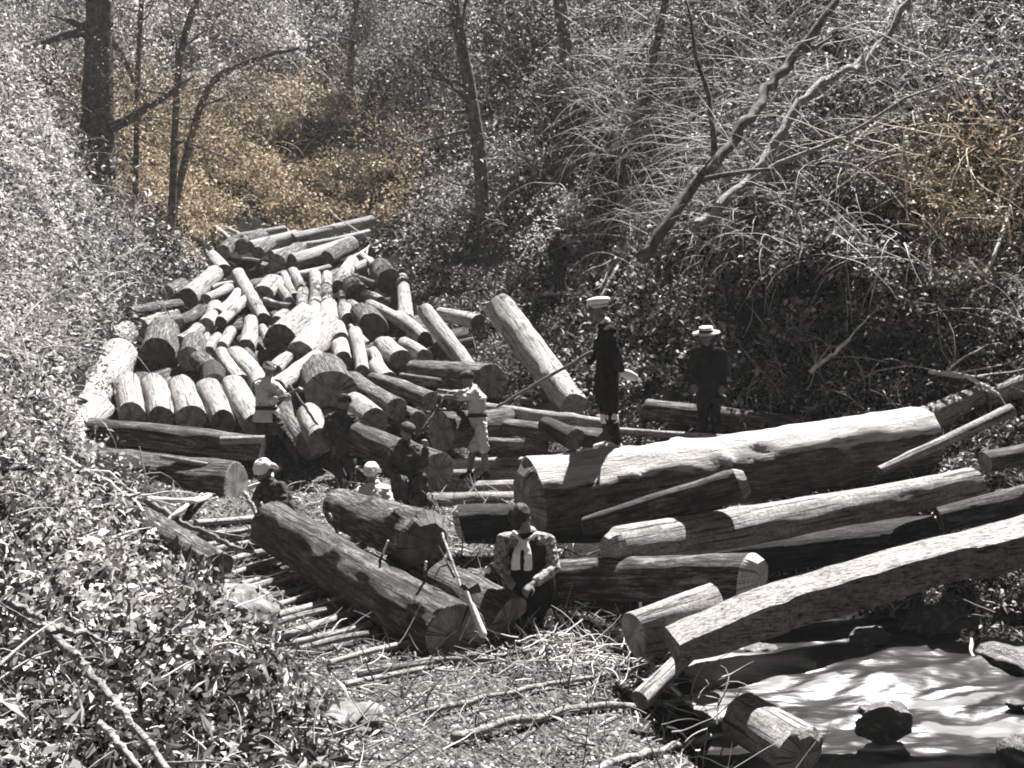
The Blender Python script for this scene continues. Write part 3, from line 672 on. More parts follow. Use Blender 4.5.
# ------------------------------------------------------------------ vegetation
def tangent_frame(nv):
    r = rng.normal(size=nv.shape); d = r - nv * (r * nv).sum(1, keepdims=True); d /= np.linalg.norm(d, axis=1, keepdims=True) + 1e-9
    return d, np.cross(nv, d)
def leaves_mesh(name, cen, size, mat, up=.6, ratio=.5, shade=None, och=None, kind=None, parent=None):
    n_ = len(cen); nv = rng.normal(size=(n_, 3)); nv[:, 2] = np.abs(nv[:, 2]) + up; nv /= np.linalg.norm(nv, axis=1, keepdims=True)
    d, s = tangent_frame(nv); L_ = (size * rng.uniform(.6, 1.4, n_))[:, None]; W_ = L_ * (ratio * rng.uniform(.6, 1.3, n_))[:, None]
    v = np.empty((n_, 4, 3)); v[:, 0] = cen - d * L_ / 2; v[:, 1] = cen + s * W_ / 2 + nv * W_ * .15; v[:, 2] = cen + d * L_ / 2 - nv * L_ * .12; v[:, 3] = cen - s * W_ / 2 + nv * W_ * .15
    f_ = np.arange(n_ * 4).reshape(n_, 4)
    if shade is None: shade = rng.beta(1.6, 1.6, n_)
    if och is None: och = ochre_at(cen)
    o = mesh_np(name, v.reshape(-1, 3), f_, mat, parent, attrs={'shade': ('FACE', shade), 'ochre': ('FACE', och)})
    if kind: tag(o, kind=kind)
    return o
OC = [(P(250,170,37), 7.0, 1.0), (P(330,170,37), 5.5, 1.0), (P(160,170,36), 4.0, .8), (P(385,180,35), 2.5, 1.0), (P(295,70,45), 3.2, .7), (P(950,220,15.5), 1.6, .9), (P(985,150,16), 1.3, .8), (P(930,290,14.5), .9, .6)]
def ochre_at(c):
    o = np.zeros(len(c))
    for q, r, a_ in OC:
        dd = np.linalg.norm((c - np.array(q)) * np.array([1, .6, 1.0]), axis=1) / r
        o = np.maximum(o, a_ * np.clip(1.7 - dd * 1.7, 0, 1))
    return np.clip(o * 1.3, 0, 1) * rng.uniform(.85, 1.0, len(c))
def sample_bank(n_, region):          # even per picture area, over the wedge in view and a margin beyond
    D_ = rng.uniform(0, 1, n_ * 6)
    lo, hi = 3.0, 70.0
    D_ = lo * (hi / lo) ** D_
    X_ = rng.uniform(-.62, .62, len(D_)) * D_
    # weight: steep hillsides fill more of the view
    e = .4; zx = (hg(X_ + e, D_) - hg(X_ - e, D_)) / (2 * e); zy = (hg(X_, D_ + e) - hg(X_, D_ - e)) / (2 * e)
    w = np.clip(.15 + np.abs(zy) + .3 * np.abs(zx) + 2.2 / D_, 0, 1.6) / 1.6
    gp_ = ground_depth(559, 296); fx = P(559, 296, gp_).x
    w = w * np.where((np.abs(X_ - fx * D_ / gp_) < 1.6) & (D_ > gp_ - 7) & (D_ < gp_), .35, 1) * np.where((np.abs(X_ - fx - .9) < 2.0) & (D_ >= gp_) & (D_ < gp_ + 4.5), .2, 1)
    k = (rng.uniform(size=len(D_)) < w) & region(X_, D_) & ~((np.abs(X_ - fx * D_ / gp_) < .75) & (D_ > gp_ - 5) & (D_ < gp_ - .3))
    X_, D_ = X_[k][:n_], D_[k][:n_]
    return X_, D_
infloor = lambda x, y: in_poly(x, y, floor_poly)
cliff_poly = [(P(*c).x, P(*c).y) for c in [(640,420,15),(640,300,16.9),(720,240,17.3),(880,235,15.6),(905,400,12.8),(780,424,13.2)]]
def undergrowth(name, ncl, per, region, mat, hgt, rad, leaf, up=.6, ratio=.5, twigs=.0, twmat='twig', dens=1, bias=(1.6, 1.6)):
    cx, cy = sample_bank(ncl, region); m = len(cx)
    cz = hg(cx, cy); sc = rng.uniform(.5, 1.5, m) * (.75 + cy * .022)
    lc, ls, sh = [], [], []
    N_ = rng.integers(int(per * .6), int(per * 1.4), m); idx = np.repeat(np.arange(m), N_)
    th = rng.uniform(0, 2 * np.pi, len(idx)); rr = np.sqrt(rng.uniform(0, 1, len(idx))); hh = rng.uniform(0, 1, len(idx)) ** .8
    dome = np.sqrt(np.clip(1 - rr ** 2, 0, 1))
    R_ = rad * sc[idx]; x = cx[idx] + np.cos(th) * rr * R_; y = cy[idx] + np.sin(th) * rr * R_
    z = hg(x, y) + hgt * sc[idx] * dome * (.25 + .75 * hh) + .01
    pat = .28 * np.sin(cx * 1.9 + 1.7 * np.sin(cy * .9)) * np.sin(cy * 1.3 + 2 * np.sin(cx * .8)); clsh = (rng.uniform(-.24, .24, m) + pat)[idx]
    cen = np.c_[x, y, z]; size = leaf[0] + leaf[1] * y
    ok = z < hg(x, y) + 5
    shd = np.clip(rng.beta(bias[0], bias[1], len(idx)) + clsh, 0, 1)
    o = leaves_mesh(name, cen[ok], size[ok], mat, up, ratio, shd[ok], kind='stuff')
    return o, (cx, cy, cz, sc)
def twig_mass(name, bases, n_per, length, rad0, mat, droop=.3, upw=.7, kind='stuff', lean=None, seg=9):
    """thin arching shoots, three-sided tubes, vectorised"""
    B = np.repeat(bases, n_per, axis=0); m = len(B)
    d = rng.normal(size=(m, 3)); d[:, 2] = np.abs(d[:, 2]) * .6 + upw
    if lean is not None: d += np.array(lean)
    d /= np.linalg.norm(d, axis=1, keepdims=True)
    ln = length * rng.uniform(.4, 1.3, m) * (.7 + B[:, 1] * .02); r0 = rad0 * (.5 + B[:, 1] * .055) * rng.uniform(.6, 1.3, m)
    gq = ground_depth(559, 296); fq = P(559, 296, gq).x; kp = ~((np.abs(B[:, 0] - fq * B[:, 1] / gq) < 1.5) & (B[:, 1] > gq - 8) & (B[:, 1] < gq + 1)); B, d, ln, r0 = B[kp], d[kp], ln[kp], r0[kp]; m = len(B)
    p = B + rng.normal(size=B.shape) * np.array([.15, .15, .05]); V = np.empty((m, seg, 3, 3)); cur = rng.normal(size=(m, 3)) * .12
    for s in range(seg):
        u = s / (seg - 1); a_ = np.cross(d, [0.3, .2, .93]); a_ /= np.linalg.norm(a_, axis=1, keepdims=True) + 1e-9; b_ = np.cross(d, a_)
        rr = (r0 * (1 - .75 * u))[:, None]
        for k in range(3): V[:, s, k] = p + rr * (a_ * math.cos(k * 2.094) + b_ * math.sin(k * 2.094))
        d = d + cur + rng.normal(size=d.shape) * .10; d[:, 2] -= droop * u; d /= np.linalg.norm(d, axis=1, keepdims=True)
        p = p + d * (ln / seg)[:, None]
    i0 = (np.arange(m) * seg * 3)[:, None, None] + (np.arange(seg - 1) * 3)[None, :, None]
    F_ = []
    for k in range(3):
        k2 = (k + 1) % 3; F_.append(np.stack([i0 + k, i0 + k2, i0 + 3 + k2, i0 + 3 + k], -1).reshape(-1, 4))
    F_ = np.concatenate(F_); own = F_[:, 0] // (seg * 3); och = ochre_at(B)[own]; shd = rng.uniform(0, 1, m)[own]
    return tag(mesh_np(name, V.reshape(-1, 3), F_, mat, attrs={'shade': ('FACE', shd), 'ochre': ('FACE', och)}), kind=kind)

left = lambda x, y: (~infloor(x, y)) & (x < np.interp(y, [0, 6, 15, 30], [.5, -.5, -2, -7]))
right = lambda x, y: (~infloor(x, y)) & (x >= np.interp(y, [0, 6, 15, 30], [.5, -.5, -2, -7])) & ~in_poly(x, y, cliff_poly)
nearl = lambda x, y: left(x, y) & (y < 13)
farl = lambda x, y: left(x, y) & (y >= 11)
#@VEG
o, cl = undergrowth('leafy_undergrowth', 750, 46, nearl, leafA, .42, .2, (.024, .0046), .0, .5, bias=(1.0, 1.0))
undergrowth('leaf_litter', 1900, 26, nearl, leafA, .05, .3, (.04, .004), .9, .33, bias=(.8, 1.2))
undergrowth('fern_fronds', 300, 34, nearl, leafA, .45, .32, (.07, .006), .1, .2, bias=(.8, 1.1))
undergrowth('trailing_plants', 240, 80, lambda x, y: nearl(x, y) & (np.sin(x * 2.3 + y) > .1), leafA, .3, .3, (.045, .005), .5, .7, bias=(.8, 1.1))
o, cl7 = undergrowth('bank_bushes', 150, 330, lambda x, y: left(x, y) & ~infloor(x + 1.0, y) & (y > 7.5) & (y < 20), leafC, .95, .5, (.035, .0032), .2, .4)
o, cl8 = undergrowth('dark_bank_bushes', 130, 300, lambda x, y: left(x, y) & ~infloor(x + 1.1, y) & (y > 8) & (y < 26), leafB, 1.0, .55, (.035, .0032), .2, .4)
o, cl2 = undergrowth('bank_undergrowth', 1900, 80, farl, leafC, .5, .6, (.045, .0026), .4, .42)
o, cl3 = undergrowth('slope_undergrowth', 2600, 75, right, leafB, .5, .6, (.042, .0026), .4, .4)
o, cl4 = undergrowth('cliff_undergrowth', 900, 45, lambda x, y: in_poly(x, y, cliff_poly), leafB, .3, .4, (.035, .001), .1, .45)
undergrowth('shore_undergrowth', 500, 40, lambda x, y: (x > np.interp(y, [8, 10, 12, 14], [3.2, 1.9, 2.2, 3.2])) & (hg(x, y) > -.42) & (y < 14), leafB, .3, .3, (.04, .003), .2, .35)
twig_mass('shore_sticks', np.array([[x_, y_, hz(x_, y_) + .02] for x_, y_ in [(random.uniform(2.4, 7), random.uniform(8.6, 12.5)) for _ in range(500)]]), 1, .5, .008, leaf_mat('wet_sticks', [(0, .05), (1, .4)], 0), .1, .3, seg=6)
o, cl5 = undergrowth('bank_thicket', 330, 420, lambda x, y: farl(x, y) & (y > 15), leafC, 1.5, .9, (.05, .0027), .3, .4)
o, cl6 = undergrowth('slope_thicket', 420, 420, lambda x, y: right(x, y) & (y > 15.5), leafB, 1.4, .9, (.045, .0027), .3, .4)
def clumps_at(name, pxs, n_, per, mat, rad, leaf, ratio=.45, lift=.1, gap=-.15):
    c = []
    while len(c) < n_:
        x = random.gauss((pxs[0] + pxs[2]) / 2, (pxs[2] - pxs[0]) * .28); y = random.gauss((pxs[1] + pxs[3]) / 2, (pxs[3] - pxs[1]) * .28)
        if noise.noise(Vector((x * .018, y * .018, 5))) < gap or (541 < x < 577 and 222 < y < 312): continue
        d = ground_depth(x, y) - lift; c.append(P(x, y, d))
    c = np.array([list(q) for q in c]); i = np.repeat(np.arange(n_), per); v = rng.normal(size=(len(i), 3)); v /= np.linalg.norm(v, axis=1, keepdims=True); v[:, 2] = np.abs(v[:, 2]) * .8
    sc = rng.uniform(.4, 1.4, n_)[i][:, None]; cen = c[i] + v * rad * sc * (rng.uniform(0, 1, (len(i), 1)) ** .5)
    leaves_mesh(name, cen, np.full(len(i), leaf), mat, .3, ratio, np.clip(rng.beta(1.2, 1.6, len(i)) + rng.uniform(-.2, .2, n_)[i], 0, 1), kind='stuff')
clumps_at('hollow_undergrowth', (620, 200, 930, 425), 620, 60, leafB, .30, .075, lift=.12)
clumps_at('overhanging_undergrowth', (660, 150, 930, 290), 230, 120, leafB, .45, .08, lift=.7, gap=.0)
clumps_at('pale_slope_plants', (500, 200, 620, 310), 150, 60, leafC, .3, .09, lift=.1)
_n = noise.noise
q_ = []
for i in range(26):
    x_, y_ = random.uniform(528, 592), random.uniform(215, 286); q_.append(list(P(x_, y_, ground_depth(x_, y_) + .15)))
q_ = np.array(q_); i_ = np.repeat(np.arange(26), 80); v_ = rng.normal(size=(len(i_), 3)) * .22; v_[:, 2] = np.abs(v_[:, 2])
leaves_mesh('light_hillside_plants', q_[i_] + v_, np.full(len(i_), .10), leaf_mat('light_leaf', [(0, .35), (1, .75)], .35), .6, .5, kind='stuff')
clumps_at('ravine_undergrowth', (405, 215, 625, 400), 420, 60, leafB, .36, .085, lift=.12)
clumps_at('gully_undergrowth', (150, 170, 430, 240), 200, 110, leafC, .6, .12, lift=.2)
clumps_at('shore_plants', (900, 400, 1040, 640), 220, 45, leafB, .2, .06, lift=.05)
clumps_at('broad_leaf_plants', (600, 230, 800, 410), 160, 26, leafC, .25, .10, .55, lift=.2)
def bases(cl, n_):
    k = rng.choice(len(cl[0]), min(n_, len(cl[0])), replace=False); return np.c_[cl[0][k], cl[1][k], hg(cl[0][k], cl[1][k]) + .03]
twig_mass('bare_brush', bases(cl, 300), 2, .5, .005, twigM, .35, .4)
twig_mass('dead_sticks', bases(cl, 700), 2, .42, .012, twigM, .1, .12, seg=5)
twig_mass('bank_brush', bases(cl2, 1300), 3, 1.5, .0052, twigM, .35, .8)
twig_mass('slope_brush', bases(cl3, 800), 3, 1.5, .0048, twigM, .4, .6, lean=(-.5, -.35, 0))
twig_mass('dark_brush', bases(cl3, 900), 2, 1.5, .006, dtwigM, .3, .9)
# chips on the work floor
def chips(n_, region, size, ratio, name, lift=.012, mat=chipM, rngy=(4.5, 17), rx=(-5, 4)):
    x = rng.uniform(*rx, n_ * 3); y = 4.5 * (rngy[1] / 4.5) ** rng.uniform(0, 1, n_ * 3); k = infloor(x, y) & (hg(x, y) > -.35) & region(x, y)
    x, y = x[k][:n_], y[k][:n_]; c = np.c_[x, y, hg(x, y) + lift + rng.uniform(0, lift, len(x))]
    leaves_mesh(name, c, size * (.6 + y * .05), mat, 2.2, ratio, rng.beta(.9, 1.3, len(x)), np.zeros(len(x)), 'stuff')
chips(34000, lambda x, y: x < np.interp(y, [5, 8, 10, 12, 14], [1.6, 1.3, .6, .6, 2]), .028, .7, 'bark_chips')
chips(1500, lambda x, y: y < 13, .16, .09, 'wood_splinters', .025)
chips(2500, lambda x, y: (x > -.2) & (x < 1.6) & (y < 10.2) & (y > 7.5), .24, .07, 'brushwood_debris', .05)
bw = [P(random.gauss(605, 40), random.gauss(648, 22), 8.4) for _ in range(150)]
bw = [(q.x, q.y + random.uniform(-.4, .5)) for q in bw]
twig_mass('brushwood', np.array([[a_, b_, hz(a_, b_) + .04] for a_, b_ in bw]), 2, .5, .0075, twigM, .12, -.12, lean=(.4, .2, 0), seg=6)
fx_, fy_ = rng.uniform(-3, 1.6, 1200), rng.uniform(5.2, 14, 1200); kk = infloor(fx_, fy_) & (hg(fx_, fy_) > -.3) & (fx_ < np.interp(fy_, [5, 8, 10, 12, 14], [1.4, 1.2, .5, .5, 2])); fx_, fy_ = fx_[kk], fy_[kk]
twig_mass('floor_twigs', np.c_[fx_, fy_, hg(fx_, fy_) + .025], 1, .42, .006, twigM, .03, -.28, seg=6)
twig_mass('dark_floor_twigs', np.c_[fx_ + .1, fy_ + .1, hg(fx_, fy_) + .025], 1, .5, .009, dtwigM, .03, -.28, seg=6)
#@ENDVEG

# trees: trunk + crown
def tree(pl, w, ds, label, mat='trunk', crown=None, name='tree', leafm=None, side=8, group=None):
    pp = [P(x, y, d) for (x, y), d in zip(pl, ds)]
    base = pp[0].copy(); base.z = min(base.z, hz(base.x, base.y)); pp[0] = base
    root = empty(name, base); tag(root, label, 'tree', group)
    Q_, m = [], len(pp); N = m * 6
    for j in range(N + 1):
        u = j / N * (m - 1); i = min(int(u), m - 2); f_ = u - i
        p0, p1, p2, p3 = pp[max(i - 1, 0)], pp[i], pp[i + 1], pp[min(i + 2, m - 1)]
        Q_.append(.5 * ((2 * p1) + (-p0 + p2) * f_ + (2 * p0 - 5 * p1 + 4 * p2 - p3) * f_ ** 2 + (-p0 + 3 * p1 - 3 * p2 + p3) * f_ ** 3))
    r0 = w[0] * ds[0] / F / 2; r1 = w[1] * ds[-1] / F / 2
    RR = [(r0 + (r1 - r0) * j / N) * (1 + .1 * noise.noise(Q_[j] * 1.7)) for j in range(N + 1)]
    G = Geo(); G.tube([q - base for q in Q_], RR, 12); G.build('trunk', MT[mat], root)
    tips = []
    for k in range(side):
        i = random.randint(int(N * .3), N); G2 = Geo(); dd = Vector((random.gauss(0, 1), random.gauss(0, .7), random.uniform(-.1, .9))).normalized(); a_ = [Q_[i] - base]; ln = random.uniform(1.2, 3.2)
        for s_ in range(7):
            dd = (dd + Vector((random.gauss(0, .22), random.gauss(0, .22), random.gauss(0, .15) - .04))).normalized(); a_.append(a_[-1] + dd * ln / 7)
        G2.tube(a_, [RR[i] * .4 * (1 - .12 * s_) for s_ in range(8)], 6); G2.build('limb', MT[mat], root); tips += a_[2:]
    if crown:
        crown *= 4; T_ = np.array([list(t_) for t_ in tips]); k = rng.integers(0, len(T_), crown); cen = T_[k] + rng.normal(size=(crown, 3)) * .42
        d0 = ds[0]; size = np.full(crown, .03 + .0022 * d0)
        och = ochre_at(cen + np.array(base))
        leaves_mesh('crown', cen, size, leafm or leafB, .3, .45, None, och, None, root)
    return root
tree([(97,170),(98,90),(101,-30)], (34,26), (29,29,29), 'thick dark trunk standing at the upper left behind the left bank', crown=1500, side=7)
tree([(168,120),(180,60),(206,-20)], (8,6), (30,30,30), 'thin dark trunk leaning right, right of the thick upper left trunk', crown=900, side=7)
tree([(168,145),(205,95),(245,63),(300,48)], (8,3), (31,30.5,30,29.5), 'dark sapling arching far over to the right above the brown brush', crown=500, side=5)
tree([(133,140),(138,70),(143,-20)], (6,5), (30,30,30), 'slender trunk close right of the thick upper left trunk', crown=700, side=6)
tree([(483,215),(480,160),(470,90),(455,8),(450,-40)], (15,10), (28,28,28,28,28), 'dark tapering trunk with bare stubs standing behind the top right of the heap', crown=1200, side=9)
tree([(572,120),(566,50),(556,-30)], (15,13), (31,31,31), 'hazy grey trunk near the top centre of the hillside', crown=150, side=3)
tree([(350,100),(352,40),(360,-30)], (7,6), (44,44,44), 'thin far trunk above the brown brush near top centre', crown=1200, side=8)
tree([(640,160),(650,80),(672,-30)], (9,6), (25,25,25), 'slim tree leaning right near the pale arching brush', crown=1500, side=9)

# fallen and leaning bare trunks and branches on the right bank
BR = [([(737,90),(741,41),(760,15),(778,-15)],9,'short forked pale branch at the top, left of the long leaning trunks','pale',8),
 ([(640,262),(696,184),(740,130),(764,97),(794,56),(845,-12)],13,'long leaning bare trunk running up to the top right, left of two','bark',12),
 ([(692,228),(734,195),(771,150),(801,101),(840,75),(872,56),(918,-12)],12,'crooked pale leaning trunk, right of the long leaning bare trunk','pale',14),
 ([(912,73),(951,49),(1003,-8)],6,'pale branch slanting to the top right corner','pale',5),
 ([(922,47),(965,68),(1030,88)],5,'thin branch running down to the right edge near the top','twig',5),
 ([(835,178),(880,158),(920,140),(966,116)],6,'pale branch reaching out over the brown brush at the right','pale',6),
 ([(870,196),(899,161),(940,150),(959,142),(966,154)],5,'hooked branch just under the pale reaching branch','twig',6),
 ([(1025,158),(1010,205),(1000,240),(985,278)],5,'bare branch hanging down at the right edge','twig',5),
 ([(995,215),(1004,190),(1022,158)],4,'short bare twig beside the hanging branch at the right edge','twig',3),
 ([(655,200),(735,200),(790,185),(838,175)],5,'thin level branch crossing the two leaning trunks','twig',8),
 ([(838,176),(800,208),(780,232),(765,248)],4,'forked twig hanging in front of the dark hollow','twig',6),
 ([(960,130),(932,180),(930,220),(930,285)],4,'thin leafy shoot hanging over the brown patch','twig',7),
 ([(660,192),(645,225),(640,255),(644,290)],5,'pale dead branch sloping down toward the far man','twig',8),
 ([(480,305),(510,300),(560,293),(625,300)],4,'thin branch lying level behind the steep peeled trunk','twig',5),
 ([(780,390),(745,352),(722,318)],2.5,'thin dead stick slanting behind the man in the straw hat','dtwig',3),
 ([(810,372),(835,352),(850,338)],5,'pale stick in the brush pile right of the straw hat man','twig',2),
 ([(930,372),(965,376),(1000,396)],5,'bent pale branch above the slender leaning log','twig',4),
 ([(400,245),(385,240),(345,262)],5,'pale forked branch at the right end of the top slabs','twig',5),
 ([(905,-10),(860,60),(800,120),(745,175),(700,215)],7,'long pale swept branch between the two leaning trunks and the top right branches','pale',12),
 ([(1000,60),(930,95),(870,130),(810,190),(775,235)],6,'long swept branch running down left from the right edge under the top right branches','twig',12),
 ([(720,-10),(700,60),(660,115),(610,150)],6,'pale swept branch starting at the top edge left of the forked branch','twig',12),
 ([(660,-10),(640,50),(600,95),(560,120)],5,'thin swept branch at the top edge right of the hazy grey trunk','twig',10),
 ([(830,30),(770,95),(715,130),(650,165)],6,'pale swept branch crossing behind the long leaning trunk','twig',12),
 ([(760,130),(700,190),(640,230),(600,300)],6,'bare branch sweeping down toward the dark hollow behind the white-capped man','twig',10),
 ([(972,632),(971,652),(985,670),(998,674)],4,'curved white twig hanging over the dark water at right','twig',1)]
SW = ('swept', 'sweeping')
for bi, (pl, w, lab, mt, sd) in enumerate(BR):
    if bi in (1, 2): stick(pl, w, lab, 'trunk' if bi == 1 else 'pale', 'leaning_trunk', 'trunk', side=4, taper=.6, dpt=list(np.linspace(15.6, 18.5, len(pl)))); continue
    stick(pl, w, lab, mt, 'fallen_branch', 'branch', lift=1.1 if any(q in lab for q in SW) else .45, side=sd, taper=.45 if any(q in lab for q in SW) else .7)
def arcs():
    B = []
    for _ in range(170):
        px = random.uniform(600, 800); py = random.uniform(60, 250)
        d = ground_depth(px, py); p = P(px, py, d - .05); B.append([p.x, p.y, p.z])
    twig_mass('arching_shoots', np.array(B), 4, 1.8, .0060, twigM, .3, .6, lean=(-.6, -.5, .1), seg=12)
    B = []
    for _ in range(70):
        px = random.uniform(740, 900); py = random.uniform(320, 425)
        d = ground_depth(px, py); p = P(px, py, d - .05); B.append([p.x, p.y, p.z])
    twig_mass('dead_brush', np.array(B), 2, .8, .0055, twigM, .12, .5, seg=7)
    # long shoots hanging down the bank toward the stream
    B = []
    for _ in range(230):
        px = random.uniform(600, 1040); py = random.uniform(-60, 210)
        d = ground_depth(px, py); p = P(px, py, d - .3) + Vector((0, 0, random.uniform(.2, .9))); B.append([p.x, p.y, p.z])
    twig_mass('hanging_shoots', np.array(B), 3, 2.1, .0080, twigM, .22, -.5, lean=(-2.6, -1.6, -.2), seg=12)
B = []
for _ in range(130):
    px = random.gauss(760, 85); py = random.uniform(130, 265); d = ground_depth(px, py); p = P(px, py, d - .9); B.append([p.x, p.y, p.z])
twig_mass('drooping_twigs', np.array(B), 3, 1.5, .0062, twigM, .35, -.1, lean=(-1.6, -1.2, -.1), seg=12)
arcs()
# near branches on the left bank
NB = [([(36,450),(67,460),(102,480),(132,500),(157,527)],6,'crooked bare branch reaching in from the left bank','twig',3),
 ([(132,498),(165,500),(195,501),(230,492),(265,482),(280,465)],5,'thin arching twig that ends by the white-capped worker','twig',2),
 ([(132,547),(162,525),(190,503),(212,487)],5,'short straight twig crossing the arching twig','twig',0),
 ([(147,500),(180,522),(215,537),(255,555)],6,'dark bare branch running down toward the foreground log','dtwig',2),
 ([(64,517),(84,510),(102,502)],4,'small stick lying among the leaves at left','twig',0),
 ([(49,628),(75,658),(100,685),(135,728),(172,775)],9,'long straight pole lying in the leaves at the bottom left','pale',2),
 ([(100,722),(120,745),(144,775)],7,'shorter pole beside the long pole at the bottom left','pale',0),
 ([(48,625),(70,632),(100,640)],8,'stubby broken branch at the head of the long pole','pale',2),
 ([(0,600),(30,612),(50,628)],7,'branch running in from the left edge to the long pole','pale',3),
 ([(18,470),(12,420),(20,370)],5,'upright dead sapling at the left edge','dtwig',5),
 ([(183,640),(188,600),(186,570),(170,528)],3,'thin forked seedling stem in front of the half buried log','dtwig',4)]
for pl, w, lab, mt, sd in NB:
    stick(pl, w * 1.15, lab, mt, 'fallen_branch', 'branch', lift=.95 if any(q in lab for q in ('pole', 'left edge to')) else .5, side=sd, taper=.65)
# ------------------------------------------------------------------ people
def remeshed(Gx, name, mat, parent, voxel, base, fold=0.0, smooth=3, sd=0):
    me = bpy.data.meshes.new('tmp'); me.from_pydata([tuple(v - base) for v in Gx.v], [], Gx.f); me.update()
    o = bpy.data.objects.new('tmp', me); C.objects.link(o)
    bm = bmesh.new(); bm.from_mesh(me); bmesh.ops.recalc_face_normals(bm, faces=bm.faces); bm.to_mesh(me); bm.free()
    md = o.modifiers.new('r', 'REMESH'); md.mode = 'VOXEL'; md.voxel_size = voxel; md.use_smooth_shade = True
    ms = o.modifiers.new('s', 'SMOOTH'); ms.iterations = smooth; ms.factor = .5
    bpy.context.view_layer.update()
    out = bpy.data.meshes.new_from_object(o.evaluated_get(bpy.context.evaluated_depsgraph_get()))
    bpy.data.objects.remove(o)
    if fold:
        nn = [v.normal.copy() for v in out.vertices]
        for v, nv in zip(out.vertices, nn):
            c = v.co + Vector((sd, sd, 0))
            f_ = .8 * noise.noise(Vector((c.x * 9, c.y * 9, c.z * 5))) + .7 * (.4 - abs(noise.noise(Vector((c.x * 14 + c.z * 9, c.y * 14, c.z * 16 - c.x * 6)))) * 2)
            v.co += nv * fold * f_
    out.name = name; out.materials.clear(); out.materials.append(mat)
    out.polygons.foreach_set('use_smooth', np.ones(len(out.polygons), bool))
    r = bpy.data.objects.new(name, out); C.objects.link(r); r.parent = parent; return r
def hand(Gx, wr, d, pn, s, curl=1.0, thumb=1):
    """palm + five fingers; d along the hand, pn palm normal (fingers curl toward it)"""
    d = d.normalized(); pn = (pn - d * pn.dot(d)).normalized(); sd_v = d.cross(pn) * thumb
    Gx.limb([wr - d * .01 * s, wr + d * .045 * s, wr + d * .085 * s], [.026 * s, .040 * s, .038 * s], 10, sd_v, [.020 * s, .017 * s, .014 * s])
    for k, (o_, ln) in enumerate([(.030, .070), (.010, .080), (-.010, .074), (-.029, .058)]):
        p = wr + d * .078 * s + sd_v * o_ * s; a_ = 0; ch = [p - d * .02 * s]; dd = d
        for j, fr in enumerate((.45, .3, .25)):
            a_ += curl * (.45 + .12 * j + .05 * k); dd = d * math.cos(a_) + pn * math.sin(a_); ch.append(ch[-1] + dd * ln * fr * s * (1.25 if j == 0 else 1))
        Gx.limb(ch, [.0095 * s, .0095 * s, .0085 * s, .0072 * s], 7)
    t0 = wr + d * .025 * s + sd_v * .030 * s; t1 = t0 + (d * .5 + sd_v * .8 + pn * .25).normalized() * .036 * s; t2 = t1 + (d * .9 + pn * .5 * curl).normalized() * .034 * s
    Gx.limb([t0, t1, t2], [.0125 * s, .0105 * s, .0085 * s], 7)
